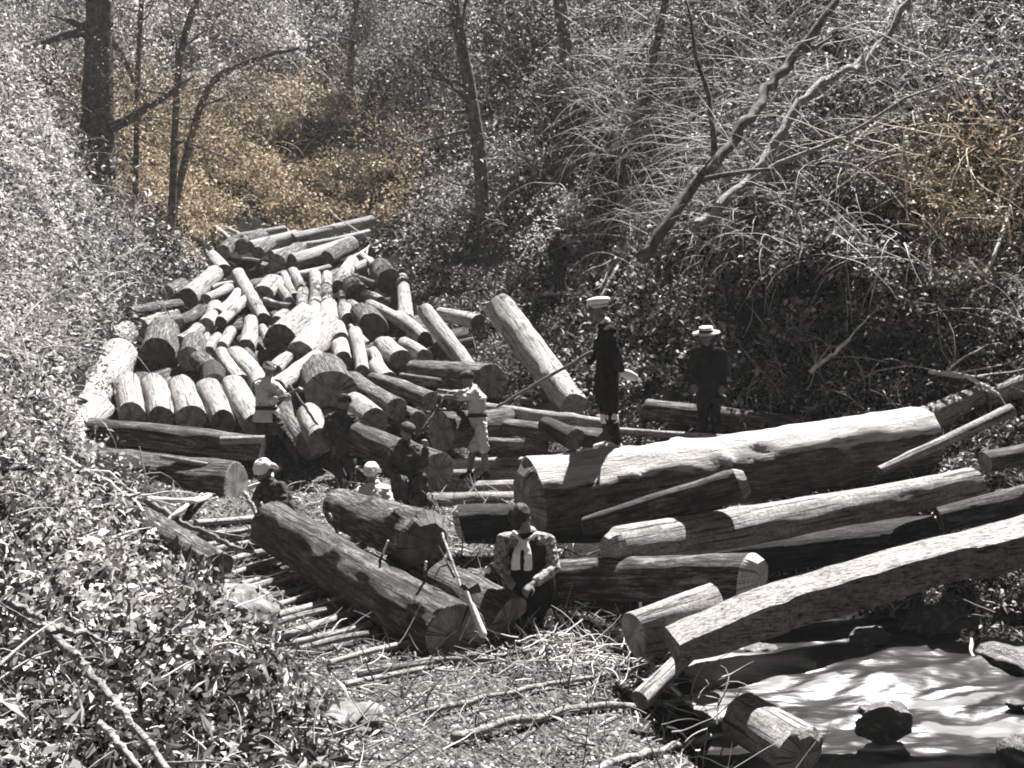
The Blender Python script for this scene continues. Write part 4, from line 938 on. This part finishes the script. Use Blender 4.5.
def person(label, D, J, face, s=1.0, top='light', bottom='light', sleeve=1.0, shorts=None, shin=None, shoes='navy', hat=None, voxel=.011,
           belt=None, coat=0, group=None, curl=(1, 1), palm=None, extra=None, vest=None, skirt=None, hatm='white', up=None):
    W = {k: P(v[0], v[1], D + (v[2] if len(v) > 2 else 0)) for k, v in J.items()}
    base = Vector((W['pelvis'].x, W['pelvis'].y, min(W['anL'].z, W['anR'].z) - .06))
    root = empty('person', base); tag(root, label, 'person', group)
    side = (W['shL'] - W['shR']).normalized(); f_ = Vector(face).normalized(); u = Vector(up if up else (0, 0, 1)); u = (u - f_ * u.dot(f_)).normalized(); r_ = f_.cross(u)
    hc = W['head']; B = Geo()
    hips = (W['hipL'] - W['hipR']); hs_ = hips.normalized() if hips.length > .02 else side
    B.limb([W['pelvis'], W['waist'], W['chest'], W['neck']], [.145 * s, .125 * s, .160 * s, .075 * s], 16, side, [.10 * s, .09 * s, .105 * s, .06 * s])
    B.limb([W['chest'] + (W['neck'] - W['chest']) * .5, W['neck'], hc - u * .05 * s], [.06 * s, .052 * s, .05 * s], 12)
    M3 = Matrix((r_, f_, u)).transposed()
    B.sphere(hc + u * .02 * s - f_ * .01 * s, (.074 * s, .093 * s, .092 * s), 18, 12, M3)
    B.sphere(hc - u * .045 * s + f_ * .022 * s, (.054 * s, .062 * s, .066 * s), 16, 10, M3)
    B.limb([hc + u * .012 * s + f_ * .083 * s, hc - u * .022 * s + f_ * .103 * s], [.008 * s, .013 * s], 8)      # nose
    B.limb([hc + u * .03 * s + f_ * .078 * s + r_ * .045 * s, hc + u * .034 * s + f_ * .086 * s, hc + u * .03 * s + f_ * .078 * s - r_ * .045 * s], .010 * s, 8)   # brow
    B.limb([hc - u * .055 * s + f_ * .078 * s + r_ * .02 * s, hc - u * .055 * s + f_ * .084 * s, hc - u * .055 * s + f_ * .078 * s - r_ * .02 * s], .008 * s, 8)   # lips
    for q in (-1, 1): B.sphere(hc + r_ * q * .077 * s - u * .008 * s, (.010 * s, .020 * s, .032 * s), 10, 7, M3)
    T = Geo(); Bt = Geo(); ShL = [Geo(), Geo()]; SnL = [Geo(), Geo()]; ex = .020 * s
    T.limb([W['pelvis'] + (W['waist'] - W['pelvis']) * (.2 - coat), W['waist'], W['chest'], W['neck'] - (W['neck'] - W['chest']) * .12], [.158 * s + ex, .138 * s + ex, .168 * s + ex, .085 * s + ex * .5], 18, side, [.115 * s + ex, .1 * s + ex, .112 * s + ex, .068 * s + ex * .5])
    Bt.limb([W['pelvis'] - (W['waist'] - W['pelvis']) * .1, W['waist']], [.160 * s, .140 * s], 16, side, [.122 * s, .108 * s])
    for i, k in enumerate('LR'):
        Sh, Sn = ShL[i], SnL[i]; sh, el, wr = W['sh' + k], W['el' + k], W['wr' + k]; hp, kn, an = W['hip' + k], W['kn' + k], W['an' + k]
        B.limb([W['chest'].lerp(W['neck'], .6), sh], [.06 * s, .052 * s]); B.limb([sh, sh.lerp(el, .45), el], [.050 * s, .045 * s, .036 * s]); B.limb([el, el.lerp(wr, .3), wr], [.038 * s, .038 * s, .026 * s])
        d = (wr - el).normalized(); pn = Vector(palm[i]) if palm else (f_ * .4 - u * .9 + side * (-.3 if k == 'L' else .3)); hand(B, wr, d, pn, s, curl[i], 1 if k == 'L' else -1)
        T.limb([W['chest'].lerp(W['neck'], .62), sh], [.078 * s, .066 * s]); e1 = el if sleeve > .5 else sh.lerp(el, sleeve * 2)
        T.limb([sh, sh.lerp(e1, .5), e1], [.066 * s, .062 * s, .056 * s])
        if sleeve > .5: T.limb([el, el.lerp(wr, (sleeve - .5) * 1.8)], [.056 * s, .047 * s])
        B.limb([hp, hp.lerp(kn, .45), kn], [.080 * s, .070 * s, .050 * s]); B.limb([kn, kn.lerp(an, .35), an], [.050 * s, .054 * s, .033 * s])
        toe = W['toe' + k]; hd = (toe - an); hd.z *= .3; heel = an - hd.normalized() * .03 * s - Vector((0, 0, .035 * s))
        B.limb([heel, toe], [.032 * s, .030 * s], 10)
        kk = hp.lerp(kn, shorts) if shorts else kn
        wd_ = .095 if shorts else .088
        Bt.limb([hp, hp.lerp(kk, .5), kk], [wd_ * s, (wd_ - .004) * s, (.088 if shorts else .068) * s])
        if not shorts: Bt.limb([kn, kn.lerp(an, .35), an + (kn - an) * .06], [.068 * s, .064 * s, .048 * s])
        if shin: Sn.limb([kn - (kn - an) * .08, kn.lerp(an, .4), an], [.058 * s, .062 * s, .042 * s])
        if shoes: Sh.limb([heel - Vector((0, 0, .002)), heel.lerp(toe, .5) + Vector((0, 0, .006)), toe], [.041 * s, .043 * s, .036 * s], 12); Sh.limb([an - Vector((0, 0, .03 * s)), an + (kn - an) * .1], [.042 * s, .040 * s])
    remeshed(B, 'body', MT['skin'], root, min(voxel, .0085), base, 0, 2)
    if top: remeshed(T, 'shirt' if top != 'navy' else 'jacket', MT[top], root, voxel + .001, base, (.022 if D > 10 else .012) * s, 2, D)
    remeshed(Bt, 'shorts' if shorts else 'trousers', MT[bottom], root, voxel + .001, base, (.022 if D > 10 else .012) * s, 2, D + 3)
    for i in (0, 1):
        if shin: remeshed(SnL[i], 'legging', MT[shin], root, voxel, base, .003, 3)
        if shoes: remeshed(ShL[i], 'shoe', MT[shoes], root, voxel, base, 0, 2)
    for q in (-1, 1):
        E = Geo(); E.sphere(hc + u * .008 * s + f_ * .077 * s + r_ * q * .030 * s, (.013 * s, .007 * s, .007 * s), 8, 6, M3)
        E.build('eye', MT['eye'], root, local=Matrix.Translation(-base))
    Hr = Geo(); Hr.sphere(hc + u * .036 * s - f_ * .022 * s, (.082 * s, .092 * s, .088 * s), 18, 12, M3)
    remeshed(Hr, 'hair', MT['hair'], root, voxel, base, .004)
    def lathe(prof, c, axis, ax2, sx=1, sy=1, seg=28):
        Gq = Geo(); z = Vector(axis).normalized(); x_ = Vector(ax2); x_ = (x_ - z * x_.dot(z)).normalized(); y_ = z.cross(x_)
        for (r0, zz) in prof:
            for k in range(seg): an = 2 * math.pi * k / seg; Gq.v.append(c + x_ * math.cos(an) * r0 * sx * s + y_ * math.sin(an) * r0 * sy * s + z * zz * s)
        for j in range(len(prof) - 1):
            for k in range(seg): k2 = (k + 1) % seg; Gq.f.append([j * seg + k, j * seg + k2, (j + 1) * seg + k2, (j + 1) * seg + k])
        return Gq
    loc = Matrix.Translation(-base); top_c = hc + u * .045 * s - f_ * .01 * s
    if hat == 'cap':        # flat peaked cap
        top_c = hc + u * .026 * s - f_ * .012 * s
        lathe([(.092, -.01), (.100, .025), (.120, .050), (.124, .068), (.108, .088), (.05, .100), (.0, .102)], top_c, u, f_, 1.02, .95).build('cap', MT[hatm], root, local=loc)
        lathe([(.090, -.004), (.094, .024), (.101, .026), (.098, -.006)], top_c, u, f_).build('cap_band', MT['white'], root, local=loc)
        V = Geo(); V.limb([top_c + f_ * .07 * s - u * .004 * s, top_c + f_ * .135 * s - u * .022 * s], [.07 * s, .05 * s], 12, r_, [.006 * s, .005 * s]); V.build('cap_peak', MT['navy'], root, local=loc)
    elif hat == 'boater':
        lathe([(.19, -.004), (.192, .004), (.10, .010), (.098, .072), (.09, .080), (0, .082)], top_c + u * .01 * s, u, f_, 1.05, .95).build('straw_hat', MT['straw'], root, local=loc)
        lathe([(.101, .012), (.102, .040), (.099, .042)], top_c + u * .01 * s, u, f_, 1.05, .95).build('hat_band', MT['navy'], root, local=loc)
    elif hat == 'cloth':    # head wrapped in a cloth
        Gc = Geo(); Gc.sphere(hc + u * .045 * s - f_ * .012 * s, (.094 * s, .110 * s, .080 * s), 18, 12, M3); Gc.limb([hc + u * .04 * s - f_ * .07 * s, hc - u * .03 * s - f_ * .12 * s, hc - u * .11 * s - f_ * .135 * s], [.085 * s, .095 * s, .10 * s], 10, r_, [.03 * s, .02 * s, .012 * s]); Gc.limb([hc + u * .07 * s + f_ * .05 * s + r_ * .05 * s, hc + u * .06 * s + f_ * .10 * s, hc + u * .07 * s + f_ * .05 * s - r_ * .05 * s], [.02 * s, .026 * s, .02 * s], 10)
        remeshed(Gc, 'head_cloth', MT[hatm], root, voxel, base, .010, 2, D)
    elif hat == 'band':
        lathe([(.086, 0), (.092, .012), (.090, .042), (.083, .05)], hc + u * .035 * s, u, f_, 1.1, .95).build('headband', MT['white'], root, local=loc)
    elif hat == 'soft':
        Gc = Geo(); Gc.sphere(hc + u * .062 * s, (.093 * s, .108 * s, .060 * s), 18, 12, M3); Gc.limb([hc + u * .045 * s + f_ * .07 * s, hc + u * .035 * s + f_ * .13 * s], [.06 * s, .045 * s], 10, r_, [.009 * s, .007 * s])
        remeshed(Gc, 'cap', MT[hatm], root, voxel, base, .006, 2)
    elif hat == 'dome':     # bowl shaped reed hat
        lathe([(.150, -.03), (.152, -.025), (.135, .02), (.10, .07), (.05, .10), (0, .108)], top_c, u, f_, 1.05, 1).build('sun_hat', MT[hatm], root, local=loc)
    if belt:
        c = W['waist'].lerp(W['pelvis'], .35); ax = (W['chest'] - W['pelvis'])
        lathe([(.166, -.03), (.176, -.026), (.174, .026), (.162, .03)], c, ax, side, 1.0, .8).build('belt', MT[belt], root, local=loc)
    if skirt:
        c = W['waist'].lerp(W['pelvis'], .5); ax = (W['chest'] - W['pelvis']).normalized() * .4 + Vector((0, 0, .6))
        G5 = lathe([(.150, .03), (.172, -.02), (.215, -.14), (.222, -.17), (.20, -.168), (.16, -.03)], c, ax, side, 1, .85)
        G5.build('jacket_hem', MT[skirt], root, local=loc)
    if extra: extra(root, W, s, base, f_, u, r_, side)
    return root, W
def pole(p1, p2, r, label, hook=True, name='hooked_pole', cat='tool', mat='trunk', group=None):
    p1, p2 = Vector(p1), Vector(p2); d = (p2 - p1).normalized(); root = empty(name, p1); tag(root, label, cat, group)
    G1 = Geo(); nseg = 12; G1.limb([(p2 - p1) * (j / nseg) + Vector((random.gauss(0, 1), random.gauss(0, 1), random.gauss(0, 1))) * r * .25 for j in range(nseg + 1)], [r * (1.1 - .25 * j / nseg) for j in range(nseg + 1)], 8)
    G1.build('shaft', MT[mat], root)
    if hook:
        G2 = Geo(); e = p2 - p1; sd_ = d.cross(Vector((0, 1, .2))).normalized()
        G2.limb([e - d * .10, e + d * .02], [r * 1.25, r * 1.2], 10); G2.limb([e, e + d * .12, e + d * .2], [r * .8, r * .5, .002], 8)
        G2.limb([e + d * .01, e + d * .04 + sd_ * .07, e + d * .0 + sd_ * .14, e - d * .05 + sd_ * .17], [r * .7, r * .6, r * .4, .002], 8); G2.build('iron_hook', MT['iron'], root)
    return root
def J_(**k): return k
# overseer on the huge trunk, seen from his left side
def ov(root, W, s, base, f_, u, r_, side):
    loc = Matrix.Translation(-base)
    for k in 'LR':
        q = Geo(); kn, an = W['kn' + k], W['an' + k]; q.limb([kn - (kn - an) * .02, kn - (kn - an) * .16], [.066 * s, .064 * s], 12); q.build('knee_band', MT['white'], root, local=loc)
    q = Geo(); q.limb([W['neck'] - Vector((0, 0, .01)), W['neck'] + Vector((-.01, 0, .025))], [.068 * s, .06 * s], 12); q.build('collar', MT['white'], root, local=loc)
person('man in a white peaked cap and black suit standing on the huge trunk', 10.75,
  J_(head=(598,309), neck=(606,325,0), chest=(609,343), waist=(607,370), pelvis=(607,386), shL=(610,333,-.17), elL=(617,356,-.22), wrL=(621,371,-.14), shR=(605,332,.17), elR=(596,353,.22), wrR=(588,362,.12),
     hipL=(608,389,-.08), knL=(612,416,-.10), anL=(616,443,-.08), toeL=(601,449,-.10), hipR=(606,389,.08), knR=(606,416,.08), anR=(610,442,.12), toeR=(596,447,.12)),
  (-1, -.1, -.12), .93, 'navy', 'navy', 1, None, 'darkc', 'light', 'cap', .010, coat=.5, curl=(.7, 1.2), palm=[(-.3, .3, -.6), (0, -1, -.3)], extra=ov)
q = Geo(); a_ = P(622, 372, 10.6); 
for dx, dz in ((0, 0),): q.limb([a_, a_ + Vector((.06, 0, -.03)), a_ + Vector((.13, -.01, -.055))], [.035, .05, .035], 10, (0, 0, 1), [.02, .025, .02])
tag(q.build('folded_cloth', MT['white'], None), 'white folded cloth held behind the back of the white-capped man', 'cloth')
pole(P(592, 352, 10.85), P(498, 406, 10.9), .016, 'long dark staff held out by the man in the white cap', False, 'walking_staff', 'staff', 'dtwig')
person('man in a straw hat and dark clothes standing behind the huge trunk', 13.1,
  J_(head=(706,337), neck=(707,348,.02), chest=(708,361), waist=(709,383), pelvis=(709,394), shL=(721,353,.02), elL=(725,371,.05), wrL=(722,386,-.05), shR=(695,353,-.02), elR=(691,370,-.05), wrR=(694,384,-.12),
     hipL=(714,396,0), knL=(716,416,-.02), anL=(717,436), toeL=(713,440,-.12), hipR=(704,396), knR=(703,416,-.05), anR=(703,436), toeR=(697,440,-.12)),
  (-.45, -.85, -.15), .90, 'navy', 'navy', 1, None, 'darkc', 'light', 'boater', .011, coat=.6)
person('distant man in dark clothes standing on the slope behind the steep peeled trunk', ground_depth(559, 296) - 1.0,
  J_(head=(557,233), neck=(558,240,0), chest=(559,246), waist=(559,257), pelvis=(559,263), shL=(565,243,0), elL=(568,252,0), wrL=(566,260,-.1), shR=(552,243,0), elR=(550,252,0), wrR=(552,260,-.1),
     hipL=(562,264,0), knL=(562,276,0), anL=(562,289,0), toeL=(561,292,-.1), hipR=(556,264,0), knR=(556,276,0), anR=(556,289,0), toeR=(555,292,-.1)),
  (-.3, -.9, -.1), .95, 'navy', 'navy', 1, None, None, 'navy', 'soft', .013, hatm='light')
person('barelegged worker in pale shirt and shorts with dark belt reaching left with a hook', 15.0,
  J_(head=(467,379), neck=(474,389), chest=(477,398), waist=(477,412), pelvis=(478,421), shL=(475,393,-.14), elL=(461,398,-.2), wrL=(446,396,-.15), shR=(472,392,.14), elR=(457,394,.2), wrR=(443,391,.1),
     hipL=(480,424,-.08), knL=(484,450,-.12), anL=(486,474,-.12), toeL=(478,479,-.16), hipR=(476,424,.08), knR=(473,450,.08), anR=(469,473,.1), toeR=(461,477,.1)),
  (-.95, -.2, -.3), .93, 'light', 'light', .62, .92, None, 'navy', 'soft', .011, belt='navy', hatm='darkc')
pole(P(449, 392, 14.95), P(423, 429, 14.6), .017, 'short dark hooked pole swung by the worker in shorts')
person('stooping worker with white headband and pale jacket pulling a long hooked pole', 14.9,
  J_(head=(269,370), neck=(268,380), chest=(267,390), waist=(266,405), pelvis=(267,414), shL=(275,386,-.1), elL=(286,398,-.2), wrL=(295,391,-.25), shR=(259,385,.05), elR=(272,401,-.2), wrR=(285,397,-.25),
     hipL=(273,417,-.05), knL=(287,438,-.15), anL=(299,462,-.1), toeL=(305,467,-.2), hipR=(263,417,.03), knR=(262,440,0), anR=(261,463,0), toeR=(266,468,-.15)),
  (.75, -.6, -.25), .95, 'light', 'darkc', .7, None, None, 'navy', 'band', .011, belt='navy', skirt='light')
pole(P(289, 385, 14.75), P(328, 438, 14.5), .02, 'long dark hooked pole levering the logs, held by the stooping worker')
person('worker in dark clothes seen from behind, bending beside the pale-backed log', 14.4,
  J_(head=(344,403), neck=(343,412), chest=(340,422), waist=(341,440), pelvis=(344,450), shL=(330,418,0), elL=(326,434,-.08), wrL=(333,447,-.1), shR=(352,418,0), elR=(357,433,-.08), wrR=(354,447,-.12),
     hipL=(338,453,0), knL=(338,468,-.08), anL=(340,484,0), toeL=(338,488,.1), hipR=(349,453,0), knR=(351,468,-.08), anR=(352,484,0), toeR=(353,488,.1)),
  (.35, .8, -.35), 1.0, 'darkc', 'darkc', .95, None, None, 'navy', 'soft', .011, hatm='navy', coat=.3)
person('crouching bearded worker in dark coat and soft cap on the pale log', 13.2,
  J_(head=(407,432), neck=(405,444), chest=(404,455), waist=(404,474), pelvis=(405,486), shL=(416,449,-.02), elL=(424,464,-.14), wrL=(425,447,-.22), shR=(394,450,0), elR=(390,468,-.12), wrR=(402,478,-.25),
     hipL=(411,487,-.02), knL=(422,478,-.28), anL=(424,500,-.22), toeL=(430,503,-.3), hipR=(399,487,0), knR=(402,482,-.3), anR=(404,502,-.15), toeR=(408,505,-.3)),
  (.55, -.75, -.35), 1.0, 'darkc', 'darkc', .95, None, None, 'navy', 'soft', .010, hatm='darkc', coat=.4)
person('crouching worker with white head cloth showing behind the chamfered dark log', 12.0,
  J_(head=(371,473), neck=(373,485,.02), chest=(375,495), waist=(377,512), pelvis=(378,523), shL=(386,490,0), elL=(391,505,-.1), wrL=(384,514,-.2), shR=(361,491,0), elR=(356,506,-.1), wrR=(364,514,-.2),
     hipL=(384,525,0), knL=(389,526,-.3), anL=(388,540,-.1), toeL=(389,543,-.2), hipR=(371,525,0), knR=(367,526,-.3), anR=(368,540,-.1), toeR=(368,543,-.2)),
  (-.1, -.8, -.55), .92, 'light', 'darkc', .9, None, None, 'navy', 'cloth', .010, hatm='white')
person('worker in white head cloth leaning over the far end of the foreground log', 11.6,
  J_(head=(263,470), neck=(268,482), chest=(273,492), waist=(282,507), pelvis=(287,516,.02), shL=(280,488,-.1), elL=(284,504,-.2), wrL=(276,514,-.28), shR=(263,489,.02), elR=(255,502,-.1), wrR=(264,514,-.2),
     hipL=(291,518,-.02), knL=(288,536,-.1), anL=(292,556,.02), toeL=(286,560,-.1), hipR=(283,518,.1), knR=(279,536,.05), anR=(284,552,.15), toeR=(278,556,.05)),
  (-.45, -.65, -.6), .95, 'darkc', 'darkc', .45, None, None, 'navy', 'cloth', .010, hatm='white')
def scarf(root, W, s, base, f_, u, r_, side):
    q = Geo(); fo = Vector((-.2, -.95, -.1)); c = W['neck'] + fo * .11 + Vector((0, 0, -.05)); x_ = side
    for sg in (-1, 1):
        q.limb([c + x_ * sg * .02, c + Vector((0, 0, -.08)) + fo * .06 + x_ * sg * .045, c + Vector((0, 0, -.20)) + fo * .06 + x_ * sg * .05], [.025, .035, .042], 10, x_, [.014, .014, .012])
    q.limb([c + x_ * .09 - fo * .07 + Vector((0, 0, .05)), c, c - x_ * .09 - fo * .07 + Vector((0, 0, .05))], [.018, .022, .018], 10)
    remeshed(q, 'scarf', MT['white'], root, .007, base, .008, 2, 1)
    v = Geo(); ex = .036
    v.limb([W['pelvis'].lerp(W['waist'], .1), W['waist'], W['chest'], W['neck'].lerp(W['chest'], .3)], [.195, .178, .170, .095], 18, side, [.155, .142, .150, .10])
    remeshed(v, 'vest', MT['navy'], root, .012, base, .01, 3, 2)
person('worker in dark vest, white neck scarf and cap stooping by the foreground log ends', 8.95,
  J_(head=(521,518,-.20), neck=(526,532,-.04), chest=(529,549,0), waist=(533,578,.1), pelvis=(536,600,.16), shL=(548,542,0), elL=(554,568,-.08), wrL=(532,585,-.26), shR=(504,540,0), elR=(499,563,-.06), wrR=(507,577,-.2),
     hipL=(545,606,.1), knL=(548,632,-.12), anL=(545,664,0), toeL=(538,670,-.14), hipR=(525,606,.1), knR=(524,634,-.15), anR=(527,664,.0), toeR=(520,669,-.14)),
  (-.3, -.6, -.74), .96, 'mottled', 'navy', .92, None, None, 'navy', 'soft', .0075, hatm='darkc', curl=(1.2, 1.3), extra=scarf)
# loose tools stuck in the front logs
pole(P(442, 534, 9.2), P(463, 590, 8.6), .011, 'thin pale handle standing up from the small foreground log', False, 'tool_handle', 'tool', 'pale')
r0 = empty('hewing_axe', P(466, 590, 8.35)); tag(r0, 'thick pale wooden handle leaning across the dark log end in front', 'tool')
q = Geo(); q.limb([Vector((0, 0, 0)), P(483, 634, 8.15) - P(466, 590, 8.35)], [.019, .03], 12); q.build('handle', MT['light'], r0)
q = Geo(); q.limb([Vector((-.02, 0, .03)), Vector((.02, 0, -.01)), Vector((.10, .0, .02))], [.022, .02, .008], 10, (0, 1, 0), [.022, .03, .04]); q.build('iron_head', MT['iron'], r0)
for (x1, y1, x2, y2, D, lab) in [(330, 514, 336, 530, 10.3, 'small iron dog spiked in the middle of the foreground log, furthest back'), (388, 541, 378, 565, 9.25, 'iron spike with pale shank in the foreground log below the chamfered log'), (426, 562, 424, 582, 8.75, 'upright pale peg near the front end of the foreground log'), (454, 576, 449, 566, 8.7, 'short iron peg beside the handle on the small foreground log')]:
    pole(P(x1, y1, D), P(x2, y2, D + .05), .010, lab, True, 'log_spike', 'tool', 'twig')
pole(P(245, 492, 11.35), P(258, 517, 11.2), .022, 'short pale lever gripped at the far end of the foreground log', False, 'lever', 'tool', 'pale')
#@ENDPEOPLE

# ------------------------------------------------------------------ air
x0, x1, y0, y1, z0, z1 = -43, 37, -6.5, 79, float(GZ.min()) - 1, float(GZ.max()) + 6
V = [(x, y, z) for x in (x0, x1) for y in (y0, y1) for z in (z0, z1)]
hm = bpy.data.materials.new('valley_air'); hm.use_nodes = True; t = hm.node_tree; t.nodes.clear()
pv = t.nodes.new('ShaderNodeVolumePrincipled'); pv.inputs['Color'].default_value = (.97, .96, .95, 1); pv.inputs['Density'].default_value = .0006
t.links.new(pv.outputs[0], t.nodes.new('ShaderNodeOutputMaterial').inputs['Volume'])
tag(mesh_np('haze', V, [[0, 1, 3, 2], [4, 6, 7, 5], [0, 4, 5, 1], [2, 3, 7, 6], [0, 2, 6, 4], [1, 5, 7, 3]], hm), kind='stuff')
# ------------------------------------------------------------------ light
wd = bpy.data.worlds.new('World'); scn.world = wd; wd.use_nodes = True; t = wd.node_tree
sky = t.nodes.new('ShaderNodeTexSky'); sky.sky_type = 'NISHITA'; sky.sun_disc = False
SUN_EL, SUN_AZ = R(55), R(24)      # azimuth from +Y (away from the camera) toward +X
sky.sun_elevation = SUN_EL; sky.sun_rotation = SUN_AZ; sky.air_density = .12; sky.dust_density = .1; sky.ozone_density = .5
hs = t.nodes.new('ShaderNodeRGBToBW')
t.links.new(sky.outputs[0], hs.inputs['Color']); t.links.new(hs.outputs[0], t.nodes['Background'].inputs['Color'])
t.nodes['Background'].inputs['Strength'].default_value = .05
sd_ = bpy.data.lights.new('sun', 'SUN'); so_ = bpy.data.objects.new('sun', sd_); C.objects.link(so_)
sd_.energy = 5; sd_.angle = R(.5); sd_.color = (1, .98, .965)
sv = Vector((math.sin(SUN_AZ) * math.cos(SUN_EL), math.cos(SUN_AZ) * math.cos(SUN_EL), math.sin(SUN_EL)))
so_.rotation_mode = 'QUATERNION'; so_.rotation_quaternion = sv.to_track_quat('Z', 'Y'); so_.location = (5, 10, 20)
vs_ = scn.view_settings; vs_.view_transform = 'Standard'; vs_.look = 'None'; vs_.gamma = 1; vs_.use_curve_mapping = False; vs_.exposure = 2.1; scn.cycles.pixel_filter_type = 'BLACKMAN_HARRIS'; scn.cycles.filter_width = 1.9
scn.cycles.max_bounces = 4; scn.cycles.diffuse_bounces = 1; scn.cycles.glossy_bounces = 1; scn.cycles.transmission_bounces = 3; scn.cycles.transparent_max_bounces = 4
scn.cycles.use_denoising = True
